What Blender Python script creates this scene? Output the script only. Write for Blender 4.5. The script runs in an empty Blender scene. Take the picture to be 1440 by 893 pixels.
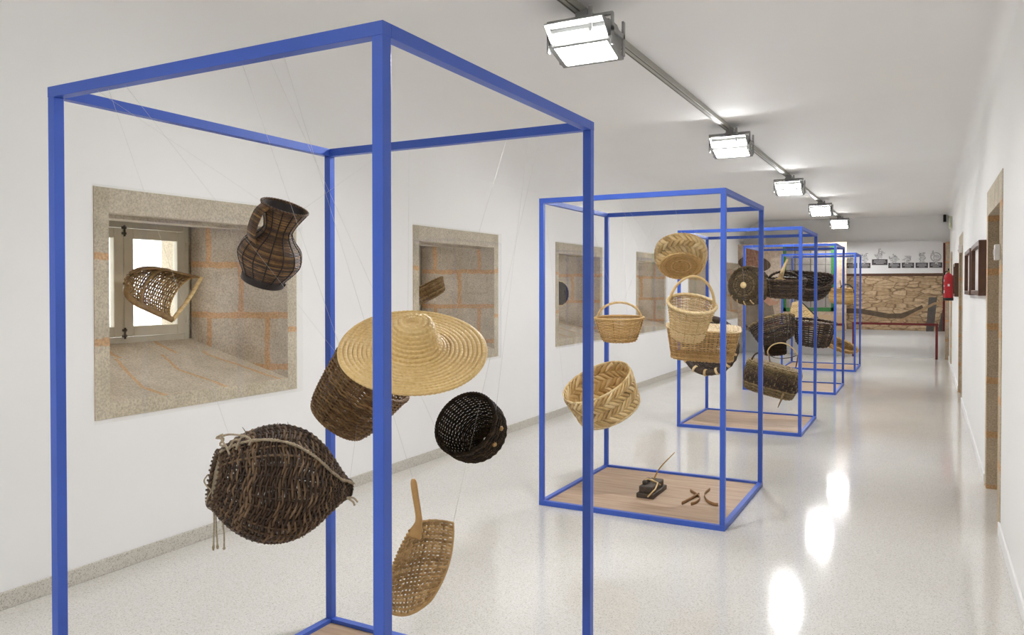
import bpy, bmesh, math, random
import numpy as np
from mathutils import Matrix, Vector
random.seed(7); rng = np.random.default_rng(7)
PI = math.pi
scene = bpy.context.scene
COL = scene.collection

# ------------------------------------------------------------------ camera
FPX, YAW, PIT, CYS, EYE = 1103.09, 0.4875, -0.0136, -27.875, 1.567
def cam_axes():
    f = np.array([-math.sin(YAW)*math.cos(PIT), math.cos(YAW)*math.cos(PIT), math.sin(PIT)])
    r = np.array([math.cos(YAW), math.sin(YAW), 0.0]); u = np.cross(r, f)
    return r, u, f
CR, CU, CF = cam_axes()
CO = np.array([0, 0, EYE])
cd = bpy.data.cameras.new('camera'); cam = bpy.data.objects.new('camera', cd); COL.objects.link(cam)
cd.sensor_width = 36; cd.lens = FPX/1440*36; cd.shift_y = CYS/1440; cd.clip_start = 0.02; cd.clip_end = 200
cam.location = CO; cam.rotation_euler = (PI/2+PIT, 0, YAW)
scene.camera = cam
def at(px, py, v, axis=1):
    """point of the place seen at this pixel of the photograph, on the plane x|y|z = v"""
    d = CF + CR*(px-720)/FPX - CU*(py-446.5-CYS)/FPX
    return CO + d*((v-CO[axis])/d[axis])
def mpp(p): return float((p-CO) @ CF)/FPX        # metres per pixel at a point
def basis(p):                                    # right, up, towards the viewer, at a point
    t = (CO-p)/np.linalg.norm(CO-p); r = np.cross([0, 0, 1.0], t); r /= np.linalg.norm(r)
    return r, np.cross(t, r), t

# ------------------------------------------------------------------ materials
def lin(c):
    return tuple((x/255/12.92 if x/255 <= .04045 else ((x/255+.055)/1.055)**2.4) for x in c)+(1,)
def new_mat(name):
    m = bpy.data.materials.new(name); m.use_nodes = True
    nt = m.node_tree; b = nt.nodes['Principled BSDF']
    return m, nt, b
def N(nt, t, **kw):
    n = nt.nodes.new(t)
    for k, v in kw.items():
        if k in n.inputs: n.inputs[k].default_value = v
        else: setattr(n, k, v)
    return n
def ramp(nt, stops):
    n = nt.nodes.new('ShaderNodeValToRGB'); e = n.color_ramp.elements
    while len(e) < len(stops): e.new(.5)
    for i, (p, c) in enumerate(stops): e[i].position = p; e[i].color = c
    return n
def plain(name, c, rough=.5, noise=.06, scale=30, metal=0, bump=0, coords='Object', spec=.5):
    m, nt, b = new_mat(name); L = nt.links
    tc = N(nt, 'ShaderNodeTexCoord'); nz = N(nt, 'ShaderNodeTexNoise', Scale=scale, Detail=4.0)
    L.new(tc.outputs[coords], nz.inputs['Vector'])
    a = lin(c)
    r = ramp(nt, [(.3, tuple(x*(1-noise) for x in a[:3])+(1,)), (.7, tuple(min(1, x*(1+noise)) for x in a[:3])+(1,))])
    L.new(nz.outputs['Fac'], r.inputs['Fac']); L.new(r.outputs['Color'], b.inputs['Base Color'])
    b.inputs['Roughness'].default_value = rough; b.inputs['Metallic'].default_value = metal
    b.inputs['Specular IOR Level'].default_value = spec
    if bump:
        bp = N(nt, 'ShaderNodeBump', Strength=bump, Distance=.002)
        L.new(nz.outputs['Fac'], bp.inputs['Height']); L.new(bp.outputs['Normal'], b.inputs['Normal'])
    return m
def wicker(name, dark, mid, light, rough=.55, scale=60, spec=.4):
    """every strand its own tone, with fibres along the noise"""
    m, nt, b = new_mat(name); L = nt.links
    g = N(nt, 'ShaderNodeNewGeometry'); tc = N(nt, 'ShaderNodeTexCoord')
    nz = N(nt, 'ShaderNodeTexNoise', Scale=scale, Detail=5.0); L.new(tc.outputs['Object'], nz.inputs['Vector'])
    mx = N(nt, 'ShaderNodeMath', operation='MULTIPLY_ADD'); mx.inputs[1].default_value = .55
    ad = N(nt, 'ShaderNodeMath', operation='MULTIPLY'); ad.inputs[1].default_value = .5
    L.new(nz.outputs['Fac'], ad.inputs[0]); L.new(g.outputs['Random Per Island'], mx.inputs[0]); L.new(ad.outputs[0], mx.inputs[2])
    r = ramp(nt, [(.12, lin(dark)), (.5, lin(mid)), (.9, lin(light))])
    L.new(mx.outputs[0], r.inputs['Fac']); L.new(r.outputs['Color'], b.inputs['Base Color'])
    bp = N(nt, 'ShaderNodeBump', Strength=.35, Distance=.002); L.new(nz.outputs['Fac'], bp.inputs['Height'])
    L.new(bp.outputs['Normal'], b.inputs['Normal'])
    b.inputs['Roughness'].default_value = rough; b.inputs['Specular IOR Level'].default_value = spec
    return m

M = {}
M['wall'] = plain('white_wall_paint', (246, 245, 243), .75, .012, 1.2)
M['blue'] = plain('blue_enamel', (64, 99, 198), .38, .03, 8)
M['board'] = None
M['white_wood'] = plain('cream_painted_wood', (205, 198, 180), .5, .05, 12)
M['iron'] = plain('dark_iron', (60, 52, 46), .5, .1, 40)
M['grey_metal'] = plain('grey_cast_metal', (160, 160, 158), .45, .04, 20, .3)
M['track'] = plain('grey_track_paint', (172, 170, 160), .45, .05, 10)
M['dark_slot'] = plain('dark_slot', (96, 92, 84), .6, .05, 20)
M['red'] = plain('red_enamel', (178, 24, 34), .3, .03, 10)
M['dark_red'] = plain('dark_red_paint', (112, 34, 34), .45, .06, 10)
M['black'] = plain('black_plastic', (22, 21, 22), .45, .05, 20)
M['white_label'] = plain('white_label', (232, 228, 224), .5, .02, 10)
M['brass'] = plain('brass', (180, 150, 80), .35, .05, 30, .8)
M['brown_wood'] = plain('brown_wood', (92, 62, 44), .45, .14, 18)
M['tool_wood'] = plain('dark_worn_wood', (78, 68, 58), .7, .25, 30, bump=.4)
M['ash'] = plain('pale_ash_wood', (190, 148, 92), .5, .12, 25)
M['chip'] = plain('split_wood', (150, 112, 72), .6, .2, 40)
M['cord'] = plain('hemp_cord', (176, 160, 134), .85, .2, 120, bump=.5)
M['cloth'] = plain('mouth_netting', (150, 136, 112), .9, .25, 80, bump=.5)
M['thread'] = plain('nylon_thread', (214, 212, 206), .35, .02, 10)
M['white_print'] = plain('white_print', (244, 243, 243), .22, .01, 5)
M['ink'] = plain('caption_ink', (74, 70, 74), .6, .05, 20)
M['pencil'] = plain('pencil_grey', (188, 186, 186), .7, .15, 30)
M['pale_pencil'] = plain('pale_pencil_grey', (222, 221, 221), .7, .08, 30)
M['green'] = plain('green_print', (56, 118, 62), .5, .12, 30)
M['door_leaf'] = plain('door_leaf_wood', (120, 92, 66), .5, .12, 14)
M['exit_green'] = plain('pale_sign', (200, 206, 178), .5, .03, 10)

# floor: polished terrazzo
m, nt, b = new_mat('polished_terrazzo'); L = nt.links
tc = N(nt, 'ShaderNodeTexCoord')
v1 = N(nt, 'ShaderNodeTexVoronoi', Scale=240.0); L.new(tc.outputs['Object'], v1.inputs['Vector'])
n1 = N(nt, 'ShaderNodeTexNoise', Scale=95.0, Detail=3.0); L.new(tc.outputs['Object'], n1.inputs['Vector'])
n2 = N(nt, 'ShaderNodeTexNoise', Scale=.9, Detail=3.0); L.new(tc.outputs['Object'], n2.inputs['Vector'])
sep = N(nt, 'ShaderNodeSeparateColor'); L.new(v1.outputs['Color'], sep.inputs[0])
r1 = ramp(nt, [(0, lin((190, 184, 174))), (.12, lin((218, 214, 206))), (.5, lin((226, 223, 217))), (1, lin((232, 230, 225)))])
L.new(sep.outputs[0], r1.inputs['Fac'])
r2 = ramp(nt, [(.33, (.70, .69, .66, 1)), (.43, (1, 1, 1, 1))]); L.new(n1.outputs['Fac'], r2.inputs['Fac'])
r3 = ramp(nt, [(.3, (.95, .945, .935, 1)), (.7, (1, 1, 1, 1))]); L.new(n2.outputs['Fac'], r3.inputs['Fac'])
mu = N(nt, 'ShaderNodeMix', data_type='RGBA', blend_type='MULTIPLY'); mu.inputs[0].default_value = .8
L.new(r1.outputs['Color'], mu.inputs[6]); L.new(r2.outputs['Color'], mu.inputs[7])
mu2 = N(nt, 'ShaderNodeMix', data_type='RGBA', blend_type='MULTIPLY'); mu2.inputs[0].default_value = 1
L.new(mu.outputs[2], mu2.inputs[6]); L.new(r3.outputs['Color'], mu2.inputs[7])
L.new(mu2.outputs[2], b.inputs['Base Color'])
rr = N(nt, 'ShaderNodeMapRange'); rr.inputs['To Min'].default_value = .05; rr.inputs['To Max'].default_value = .13
L.new(n2.outputs['Fac'], rr.inputs['Value']); L.new(rr.outputs[0], b.inputs['Roughness'])
b.inputs['Specular IOR Level'].default_value = .6
n3 = N(nt, 'ShaderNodeTexNoise', Scale=2.2, Detail=2.0); L.new(tc.outputs['Object'], n3.inputs['Vector'])
bp = N(nt, 'ShaderNodeBump', Strength=.12, Distance=.01); L.new(n3.outputs['Fac'], bp.inputs['Height']); L.new(bp.outputs['Normal'], b.inputs['Normal'])
M['floor'] = m

# skirting of rougher terrazzo
m, nt, b = new_mat('terrazzo_skirting'); L = nt.links
tc = N(nt, 'ShaderNodeTexCoord'); v1 = N(nt, 'ShaderNodeTexVoronoi', Scale=190.0); L.new(tc.outputs['Object'], v1.inputs['Vector'])
sep = N(nt, 'ShaderNodeSeparateColor'); L.new(v1.outputs['Color'], sep.inputs[0])
r1 = ramp(nt, [(0, lin((160, 152, 138))), (.2, lin((200, 194, 182))), (1, lin((216, 211, 201)))])
L.new(sep.outputs[0], r1.inputs['Fac']); L.new(r1.outputs['Color'], b.inputs['Base Color']); b.inputs['Roughness'].default_value = .4
M['skirting'] = m

def stone(name, bw, bh, mortar=.02, off=.5, tone=(172, 160, 142), mort=(196, 146, 100), sq=1.0, speck=1.0):
    """granite ashlar with orange pointing, laid out on UVs in metres"""
    m, nt, b = new_mat(name); L = nt.links
    uv = N(nt, 'ShaderNodeUVMap'); tc = N(nt, 'ShaderNodeTexCoord')
    dn = N(nt, 'ShaderNodeTexNoise', Scale=7.0, Detail=6.0); L.new(tc.outputs['Object'], dn.inputs['Vector'])
    sb = N(nt, 'ShaderNodeVectorMath', operation='SUBTRACT'); sb.inputs[1].default_value = (.5, .5, .5)
    L.new(dn.outputs['Color'], sb.inputs[0])
    sc = N(nt, 'ShaderNodeVectorMath', operation='SCALE'); sc.inputs['Scale'].default_value = .05; L.new(sb.outputs[0], sc.inputs[0])
    ad = N(nt, 'ShaderNodeVectorMath', operation='ADD'); L.new(uv.outputs[0], ad.inputs[0]); L.new(sc.outputs[0], ad.inputs[1])
    br = N(nt, 'ShaderNodeTexBrick'); br.offset = off
    br.inputs['Scale'].default_value = 1; br.inputs['Mortar Size'].default_value = mortar; br.inputs['Mortar Smooth'].default_value = .35
    br.inputs['Brick Width'].default_value = bw; br.inputs['Row Height'].default_value = bh
    a = lin(tone)
    br.inputs['Color1'].default_value = a; br.inputs['Color2'].default_value = tuple(x*.82 for x in a[:3])+(1,)
    br.inputs['Mortar'].default_value = lin(mort)
    L.new(ad.outputs[0], br.inputs['Vector'])
    n1 = N(nt, 'ShaderNodeTexNoise', Scale=90.0, Detail=4.0); L.new(tc.outputs['Object'], n1.inputs['Vector'])
    n2 = N(nt, 'ShaderNodeTexNoise', Scale=6.0, Detail=4.0); L.new(tc.outputs['Object'], n2.inputs['Vector'])
    r1 = ramp(nt, [(.32, (.66, .64, .6, 1)), (.62, (1.12, 1.12, 1.1, 1))]); L.new(n1.outputs['Fac'], r1.inputs['Fac'])
    r2 = ramp(nt, [(.3, (.86, .84, .8, 1)), (.7, (1.08, 1.07, 1.07, 1))]); L.new(n2.outputs['Fac'], r2.inputs['Fac'])
    m1 = N(nt, 'ShaderNodeMix', data_type='RGBA', blend_type='MULTIPLY'); m1.inputs[0].default_value = .75*speck
    L.new(br.outputs['Color'], m1.inputs[6]); L.new(r1.outputs['Color'], m1.inputs[7])
    m2 = N(nt, 'ShaderNodeMix', data_type='RGBA', blend_type='MULTIPLY'); m2.inputs[0].default_value = 1
    L.new(m1.outputs[2], m2.inputs[6]); L.new(r2.outputs['Color'], m2.inputs[7])
    L.new(m2.outputs[2], b.inputs['Base Color']); b.inputs['Roughness'].default_value = .85; b.inputs['Specular IOR Level'].default_value = .25
    bp = N(nt, 'ShaderNodeBump', Strength=.5, Distance=.006); L.new(n1.outputs['Fac'], bp.inputs['Height']); L.new(bp.outputs['Normal'], b.inputs['Normal'])
    return m
M['stone_wall'] = stone('granite_ashlar', .5, .363, .026, .45, (216, 205, 191), (220, 182, 146))
M['stone_sill'] = stone('granite_sill_slabs', .46, .8, .02, .35, (216, 206, 190), (218, 184, 148))
M['stone_edge'] = stone('granite_surround', 1.5, .47, .024, 0, (214, 204, 184), (212, 172, 132))
M['stone_plain'] = stone('granite_lintel', 5, 5, .0, 0, (212, 202, 184))
M['stone_dark'] = stone('granite_jamb', .9, .42, .03, .3, (214, 198, 172), (218, 180, 138))

# plywood base board
m, nt, b = new_mat('plywood_board'); L = nt.links
tc = N(nt, 'ShaderNodeTexCoord'); mp = N(nt, 'ShaderNodeMapping'); mp.inputs['Scale'].default_value = (1.4, 16, 1)
L.new(tc.outputs['Object'], mp.inputs['Vector'])
nz = N(nt, 'ShaderNodeTexNoise', Scale=1.6, Detail=5.0, Distortion=.6); L.new(mp.outputs[0], nz.inputs['Vector'])
r1 = ramp(nt, [(.3, lin((168, 140, 114))), (.7, lin((196, 170, 144)))])
L.new(nz.outputs['Fac'], r1.inputs['Fac']); L.new(r1.outputs['Color'], b.inputs['Base Color']); b.inputs['Roughness'].default_value = .6
M['board'] = m

# clear sheet: see-through with a grazing-angle sheen
def clear(name, f0=.04, tint=(1, 1, 1, 1), top=.9):
    m, nt, b = new_mat(name); L = nt.links; nt.nodes.remove(b)
    lw = N(nt, 'ShaderNodeLayerWeight', Blend=.5); pw = N(nt, 'ShaderNodeMath', operation='POWER'); pw.inputs[1].default_value = 5
    L.new(lw.outputs['Facing'], pw.inputs[0])
    fr = N(nt, 'ShaderNodeMath', operation='MULTIPLY_ADD'); fr.inputs[1].default_value = top; fr.inputs[2].default_value = f0; L.new(pw.outputs[0], fr.inputs[0])
    tr = N(nt, 'ShaderNodeBsdfTransparent', Color=tint)
    gl = N(nt, 'ShaderNodeBsdfGlossy', Roughness=.03); gl.inputs['Color'].default_value = (.9, .9, .9, 1)
    mx = N(nt, 'ShaderNodeMixShader'); L.new(fr.outputs[0], mx.inputs[0]); L.new(tr.outputs[0], mx.inputs[1]); L.new(gl.outputs[0], mx.inputs[2])
    L.new(mx.outputs[0], nt.nodes['Material Output'].inputs['Surface'])
    return m
M['glass'] = clear('window_glass'); M['perspex'] = clear('acrylic_sheet', .025, (.99, .99, .985, 1), .5)
# lamp
m, nt, b = new_mat('lamp_glow')
b.inputs['Base Color'].default_value = (1, 1, 1, 1); b.inputs['Emission Color'].default_value = (.985, .992, 1, 1); b.inputs['Emission Strength'].default_value = 258
M['glow'] = m
m, nt, b = new_mat('lamp_front_glow')  # for the panel added to the lamp front
b.inputs['Base Color'].default_value = (1, 1, 1, 1); b.inputs['Emission Color'].default_value = (.985, .992, 1, 1); b.inputs['Emission Strength'].default_value = 95
M['front_glow'] = m

# printed stone mural
def mural_mat(name, c1, c2, mort, bw, bh, scale=1.0):
    m, nt, b = new_mat(name); L = nt.links
    uv = N(nt, 'ShaderNodeUVMap')
    dn = N(nt, 'ShaderNodeTexNoise', Scale=3.5, Detail=5.0); L.new(uv.outputs[0], dn.inputs['Vector'])
    sb = N(nt, 'ShaderNodeVectorMath', operation='SUBTRACT'); sb.inputs[1].default_value = (.5, .5, .5); L.new(dn.outputs['Color'], sb.inputs[0])
    sc = N(nt, 'ShaderNodeVectorMath', operation='SCALE'); sc.inputs['Scale'].default_value = .12; L.new(sb.outputs[0], sc.inputs[0])
    ad = N(nt, 'ShaderNodeVectorMath', operation='ADD'); L.new(uv.outputs[0], ad.inputs[0]); L.new(sc.outputs[0], ad.inputs[1])
    mpp_ = N(nt, 'ShaderNodeMapping'); mpp_.inputs['Scale'].default_value = (1/bw, 1/bh, 1); L.new(ad.outputs[0], mpp_.inputs['Vector'])
    ve = N(nt, 'ShaderNodeTexVoronoi', feature='DISTANCE_TO_EDGE', Scale=1.0, Randomness=.8); L.new(mpp_.outputs[0], ve.inputs['Vector'])
    vc = N(nt, 'ShaderNodeTexVoronoi', Scale=1.0, Randomness=.8); L.new(mpp_.outputs[0], vc.inputs['Vector'])
    sp = N(nt, 'ShaderNodeSeparateColor'); L.new(vc.outputs['Color'], sp.inputs[0])
    rc = ramp(nt, [(.1, lin(c2)), (.9, lin(c1))]); L.new(sp.outputs[0], rc.inputs['Fac'])
    re_ = ramp(nt, [(.01, (0, 0, 0, 1)), (.08, (1, 1, 1, 1))]); L.new(ve.outputs['Distance'], re_.inputs['Fac'])
    br = N(nt, 'ShaderNodeMix', data_type='RGBA'); L.new(re_.outputs['Color'], br.inputs[0]); br.inputs[6].default_value = lin(mort); L.new(rc.outputs['Color'], br.inputs[7])
    n1 = N(nt, 'ShaderNodeTexNoise', Scale=14.0, Detail=6.0); L.new(uv.outputs[0], n1.inputs['Vector'])
    r1 = ramp(nt, [(.3, (.7, .66, .6, 1)), (.65, (1.1, 1.08, 1.05, 1))]); L.new(n1.outputs['Fac'], r1.inputs['Fac'])
    m1 = N(nt, 'ShaderNodeMix', data_type='RGBA', blend_type='MULTIPLY'); m1.inputs[0].default_value = .8
    L.new(br.outputs[2], m1.inputs[6]); L.new(r1.outputs['Color'], m1.inputs[7]); L.new(m1.outputs[2], b.inputs['Base Color'])
    b.inputs['Roughness'].default_value = .3
    return m
M['mural_stone'] = mural_mat('printed_rubble_wall', (208, 184, 150), (182, 156, 122), (134, 108, 80), .30, .075)
M['mural_pale'] = mural_mat('printed_pale_stone', (212, 196, 178), (200, 180, 158), (196, 176, 154), .9, .6)
M['mural_grey'] = plain('printed_grey_cloth', (140, 126, 110), .5, .2, 6)
M['mural_skin'] = plain('printed_skin', (196, 152, 126), .5, .12, 9)
M['mural_red'] = plain('printed_patterned_cloth', (160, 116, 92), .5, .35, 22)
M['mural_dark'] = plain('printed_dark_brown', (88, 70, 54), .5, .25, 16)
M['mural_glass'] = plain('printed_grey_panes', (146, 140, 134), .5, .16, 5)
M['mural_beam'] = plain('printed_beam', (96, 80, 62), .5, .25, 12)
M['mural_plank'] = plain('printed_plank', (170, 140, 104), .5, .25, 12)
M['mural_slate'] = plain('printed_slate', (92, 86, 82), .5, .2, 10)

# wickers
M['w_trap'] = wicker('dark_willow', (38, 27, 19), (80, 60, 43), (146, 118, 88), .5, 25)
M['w_black'] = wicker('black_willow', (20, 15, 10), (44, 33, 21), (84, 65, 43), .6, 40, .18)
M['w_brown'] = wicker('brown_willow', (72, 50, 28), (118, 86, 51), (164, 128, 82), .5, 40)
M['w_jug'] = wicker('tarred_cane', (48, 34, 25), (98, 72, 50), (178, 132, 78), .34, 45, .5)
M['w_jugdark'] = plain('tarred_band', (44, 35, 31), .5, .2, 30, bump=.3)
M['w_scoop'] = wicker('split_strap_wicker', (140, 108, 66), (180, 144, 94), (208, 174, 124), .6, 40)
M['w_pale'] = wicker('pale_cane', (188, 154, 100), (228, 198, 142), (244, 222, 176), .5, 40)
M['w_braid'] = wicker('plaited_straw', (168, 132, 80), (216, 182, 124), (242, 216, 164), .5, 30)
M['w_honey'] = wicker('honey_wicker', (162, 124, 72), (206, 168, 108), (232, 198, 140), .5, 40)
M['w_far'] = wicker('peat_wicker', (30, 23, 18), (62, 48, 38), (104, 84, 64), .5, 30)
M['w_farmid'] = wicker('olive_wicker', (66, 54, 34), (120, 101, 68), (170, 146, 104), .55, 30)
M['w_olive'] = wicker('dark_olive_wicker', (48, 39, 26), (88, 73, 49), (134, 112, 78), .55, 30)
M['w_straw'] = wicker('bundled_straw', (130, 100, 52), (180, 144, 84), (214, 182, 122), .55, 30)
M['w_cradle'] = wicker('weathered_cane', (92, 70, 44), (136, 106, 68), (190, 158, 108), .55, 40)
# straw hat
m, nt, b = new_mat('hat_straw'); L = nt.links
tc = N(nt, 'ShaderNodeTexCoord'); n1 = N(nt, 'ShaderNodeTexNoise', Scale=70.0, Detail=5.0); L.new(tc.outputs['Object'], n1.inputs['Vector'])
v1 = N(nt, 'ShaderNodeTexVoronoi', Scale=160.0); L.new(tc.outputs['Object'], v1.inputs['Vector'])
sep = N(nt, 'ShaderNodeSeparateColor'); L.new(v1.outputs['Color'], sep.inputs[0])
mx = N(nt, 'ShaderNodeMath', operation='MULTIPLY_ADD'); mx.inputs[1].default_value = .35; mx.inputs[2].default_value = .35; L.new(sep.outputs[0], mx.inputs[0])
ma = N(nt, 'ShaderNodeMath', operation='ADD'); L.new(mx.outputs[0], ma.inputs[0]); L.new(n1.outputs['Fac'], ma.inputs[1]); mx = ma
r1 = ramp(nt, [(.25, lin((214, 176, 108))), (.5, lin((234, 200, 134))), (.8, lin((246, 218, 160)))])
hv = N(nt, 'ShaderNodeMath', operation='MULTIPLY'); hv.inputs[1].default_value = .5
L.new(mx.outputs[0], hv.inputs[0]); L.new(hv.outputs[0], r1.inputs['Fac']); L.new(r1.outputs['Color'], b.inputs['Base Color']); b.inputs['Roughness'].default_value = .42
M['hat'] = m

# ------------------------------------------------------------------ mesh builder
class MB:
    def __init__(s): s.V = []; s.F = []; s.U = {}; s.n = 0
    def add(s, v, f):
        v = np.asarray(v, float); s.V.append(v)
        s.F.extend([tuple(int(i)+s.n for i in q) for q in f]); s.n += len(v)
    def tube(s, path, rn, rb=None, normals=None, sides=6, closed=False):
        p = np.asarray(path, float); n = len(p)
        rn = np.broadcast_to(rn, (n,)).astype(float); rb = rn if rb is None else np.broadcast_to(rb, (n,)).astype(float)
        if closed: t = np.roll(p, -1, 0)-np.roll(p, 1, 0)
        else: t = np.gradient(p, axis=0)
        t /= (np.linalg.norm(t, axis=1, keepdims=True)+1e-12)
        if normals is None:
            nn = np.zeros((n, 3)); a = np.array([0, 0, 1.0]) if abs(t[0, 2]) < .8 else np.array([1.0, 0, 0])
            for i in range(n):
                a = a-t[i]*(a@t[i]); a /= np.linalg.norm(a)+1e-12; nn[i] = a
        else:
            nn = np.asarray(normals, float); nn = nn-t*np.sum(nn*t, 1, keepdims=True); nn /= (np.linalg.norm(nn, axis=1, keepdims=True)+1e-12)
        b = np.cross(t, nn)
        a = np.arange(sides)*2*PI/sides
        v = p[:, None, :]+(rn[:, None]*np.cos(a))[:, :, None]*nn[:, None, :]+(rb[:, None]*np.sin(a))[:, :, None]*b[:, None, :]
        f = []; m = n if closed else n-1
        for i in range(m):
            i2 = (i+1) % n
            for j in range(sides):
                j2 = (j+1) % sides; f.append((i*sides+j, i*sides+j2, i2*sides+j2, i2*sides+j))
        if not closed: f.append(tuple(range(sides))[::-1]); f.append(tuple((n-1)*sides+j for j in range(sides)))
        s.add(v.reshape(-1, 3), f)
    def box(s, lo, hi, R=None, o=None):
        x0, y0, z0 = lo; x1, y1, z1 = hi
        v = np.array([(x0, y0, z0), (x1, y0, z0), (x1, y1, z0), (x0, y1, z0), (x0, y0, z1), (x1, y0, z1), (x1, y1, z1), (x0, y1, z1)], float)
        if R is not None: v = v@np.asarray(R).T
        if o is not None: v = v+np.asarray(o)
        s.add(v, [(0, 3, 2, 1), (4, 5, 6, 7), (0, 1, 5, 4), (1, 2, 6, 5), (2, 3, 7, 6), (3, 0, 4, 7)])
    def grid(s, P, closed_u=False):
        P = np.asarray(P, float); a, c = P.shape[:2]; f = []
        for i in range(a if closed_u else a-1):
            i2 = (i+1) % a
            for j in range(c-1): f.append((i*c+j, i2*c+j, i2*c+j+1, i*c+j+1))
        s.add(P.reshape(-1, 3), f)
    def lathe(s, prof, n=40, ex=1, ey=1):
        th = np.arange(n)*2*PI/n; pr = np.asarray(prof, float)
        P = np.stack([np.cos(th)[:, None]*pr[None, :, 0]*ex, np.sin(th)[:, None]*pr[None, :, 0]*ey, np.broadcast_to(pr[None, :, 1], (n, len(pr)))], 2)
        s.grid(P, True)
    def quad(s, pts, uv=None):
        s.add(pts, [tuple(range(len(pts)))])
        if uv is not None: s.U[len(s.F)-1] = uv
    def warp(s, fn): s.V = [fn(v) for v in s.V]
    def build(s, name, mat, parent=None, smooth=True, bevel=0):
        me = bpy.data.meshes.new(name); v = np.concatenate(s.V)
        me.from_pydata(v.tolist(), [], s.F); me.materials.append(mat)
        if s.U:
            ul = me.uv_layers.new(name='UVMap')
            for fi, uv in s.U.items():
                for k, li in enumerate(me.polygons[fi].loop_indices): ul.data[li].uv = uv[k]
        if smooth: me.shade_smooth()
        me.update()
        o = bpy.data.objects.new(name, me); COL.objects.link(o)
        if parent is not None: o.parent = parent
        if bevel:
            md = o.modifiers.new('bevel', 'BEVEL'); md.width = bevel; md.segments = 2; md.limit_method = 'ANGLE'
        return o

def tag(o, label, cat, group=None, kind=None):
    if label: o['label'] = label
    if cat: o['category'] = cat
    if group: o['group'] = group
    if kind: o['kind'] = kind
    return o
def thing(name, label, cat, loc=(0, 0, 0), R=None, group=None):
    o = bpy.data.objects.new(name, None); COL.objects.link(o); o.empty_display_size = .05
    if R is None: o.location = tuple(loc)
    else:
        mt = Matrix([list(map(float, r)) for r in R]).to_4x4(); mt.translation = Vector([float(x) for x in loc]); o.matrix_world = mt
    return tag(o, label, cat, group)
def struct(o): o['kind'] = 'structure'; return o
def copy_tree(o, parent=None):
    c = o.copy(); COL.objects.link(c)
    if parent is not None: c.parent = parent
    for ch in list(o.children): copy_tree(ch, c)
    return c

# ------------------------------------------------------------------ weaving
def spline(pts, n=80):
    p = np.asarray(pts, float); q = np.vstack([2*p[0]-p[1], p, 2*p[-1]-p[-2]]); out = []
    for i in range(1, len(q)-2):
        for t in np.linspace(0, 1, 12, endpoint=False):
            a, b_, c, d = q[i-1], q[i], q[i+1], q[i+2]
            out.append(.5*((2*b_)+(-a+c)*t+(2*a-5*b_+4*c-d)*t*t+(-a+3*b_-3*c+d)*t**3))
    out.append(p[-1]); out = np.array(out)
    s = np.r_[0, np.cumsum(np.linalg.norm(np.diff(out, axis=0), axis=1))]
    u = np.linspace(0, s[-1], n)
    return np.stack([np.interp(u, s, out[:, k]) for k in range(out.shape[1])], 1), s[-1]
def revolve(prof, ex=1, ey=1, p=2.0):
    """surface of revolution (or rounded rectangle, p > 2): fn(theta, v) with v along the profile"""
    pr, ln = spline(prof, 200); vv = np.linspace(0, 1, 200)
    def fn(th, v):
        th, v = np.broadcast_arrays(np.asarray(th, float), np.asarray(v, float))
        r = np.interp(v, vv, pr[:, 0]); z = np.interp(v, vv, pr[:, 1])
        c, s = np.cos(th), np.sin(th)
        if p != 2:
            k = (np.abs(c)**p+np.abs(s)**p)**(-1/p); c, s = c*k, s*k
        return np.stack([r*c*ex, r*s*ey, z], -1)
    fn.length = ln
    return fn
def normal(fn, th, v):
    e = 1e-3
    a = fn(th+e, v)-fn(th-e, v); b_ = fn(th, np.minimum(v+e*4, 1))-fn(th, np.maximum(v-e*4, 0))
    n = np.cross(a, b_); return n/(np.linalg.norm(n, axis=-1, keepdims=True)+1e-12)
def weavers(mb, fn, ns, vs, rw, rh, amp, sub=2, sides=5, jit=.0, th0=0, th1=None, pair=1, wob=0, wf=9):
    closed = th1 is None
    for j, v in enumerate(vs):
        K = ns*sub if closed else ns*sub+1
        th = np.arange(K)/(ns*sub)*(2*PI if closed else th1-th0)+th0
        vj = np.clip(v+rng.normal(0, jit, K) if jit else np.full(K, v), 0, 1)
        if wob: vj = np.clip(vj+wob*np.sin(th*wf+v*9)*np.sin(PI*min(max(v, .02), .98)), 0, 1)
        nn = normal(fn, th, vj)
        off = amp*np.cos(PI*np.arange(K)/sub+PI*(j//pair))
        mb.tube(fn(th, vj)+nn*off[:, None], rw, rh, nn, sides, closed)
def stakes(mb, fn, ns, v0, v1, r, rb=None, n=26, sides=5, off=0, th0=0, th1=None, wave=None):
    vs = np.linspace(v0, v1, n); closed = th1 is None
    for i in range(ns if closed else ns+1):
        th = i/ns*(2*PI if closed else th1-th0)+th0
        t = np.full(n, th); nn = normal(fn, t, vs)
        o = np.full(n, off) if wave is None else off+wave*np.cos(PI*np.arange(n)+PI*i)
        mb.tube(fn(t, vs)+nn*o[:, None], r, rb if rb else r, nn, sides)
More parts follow.
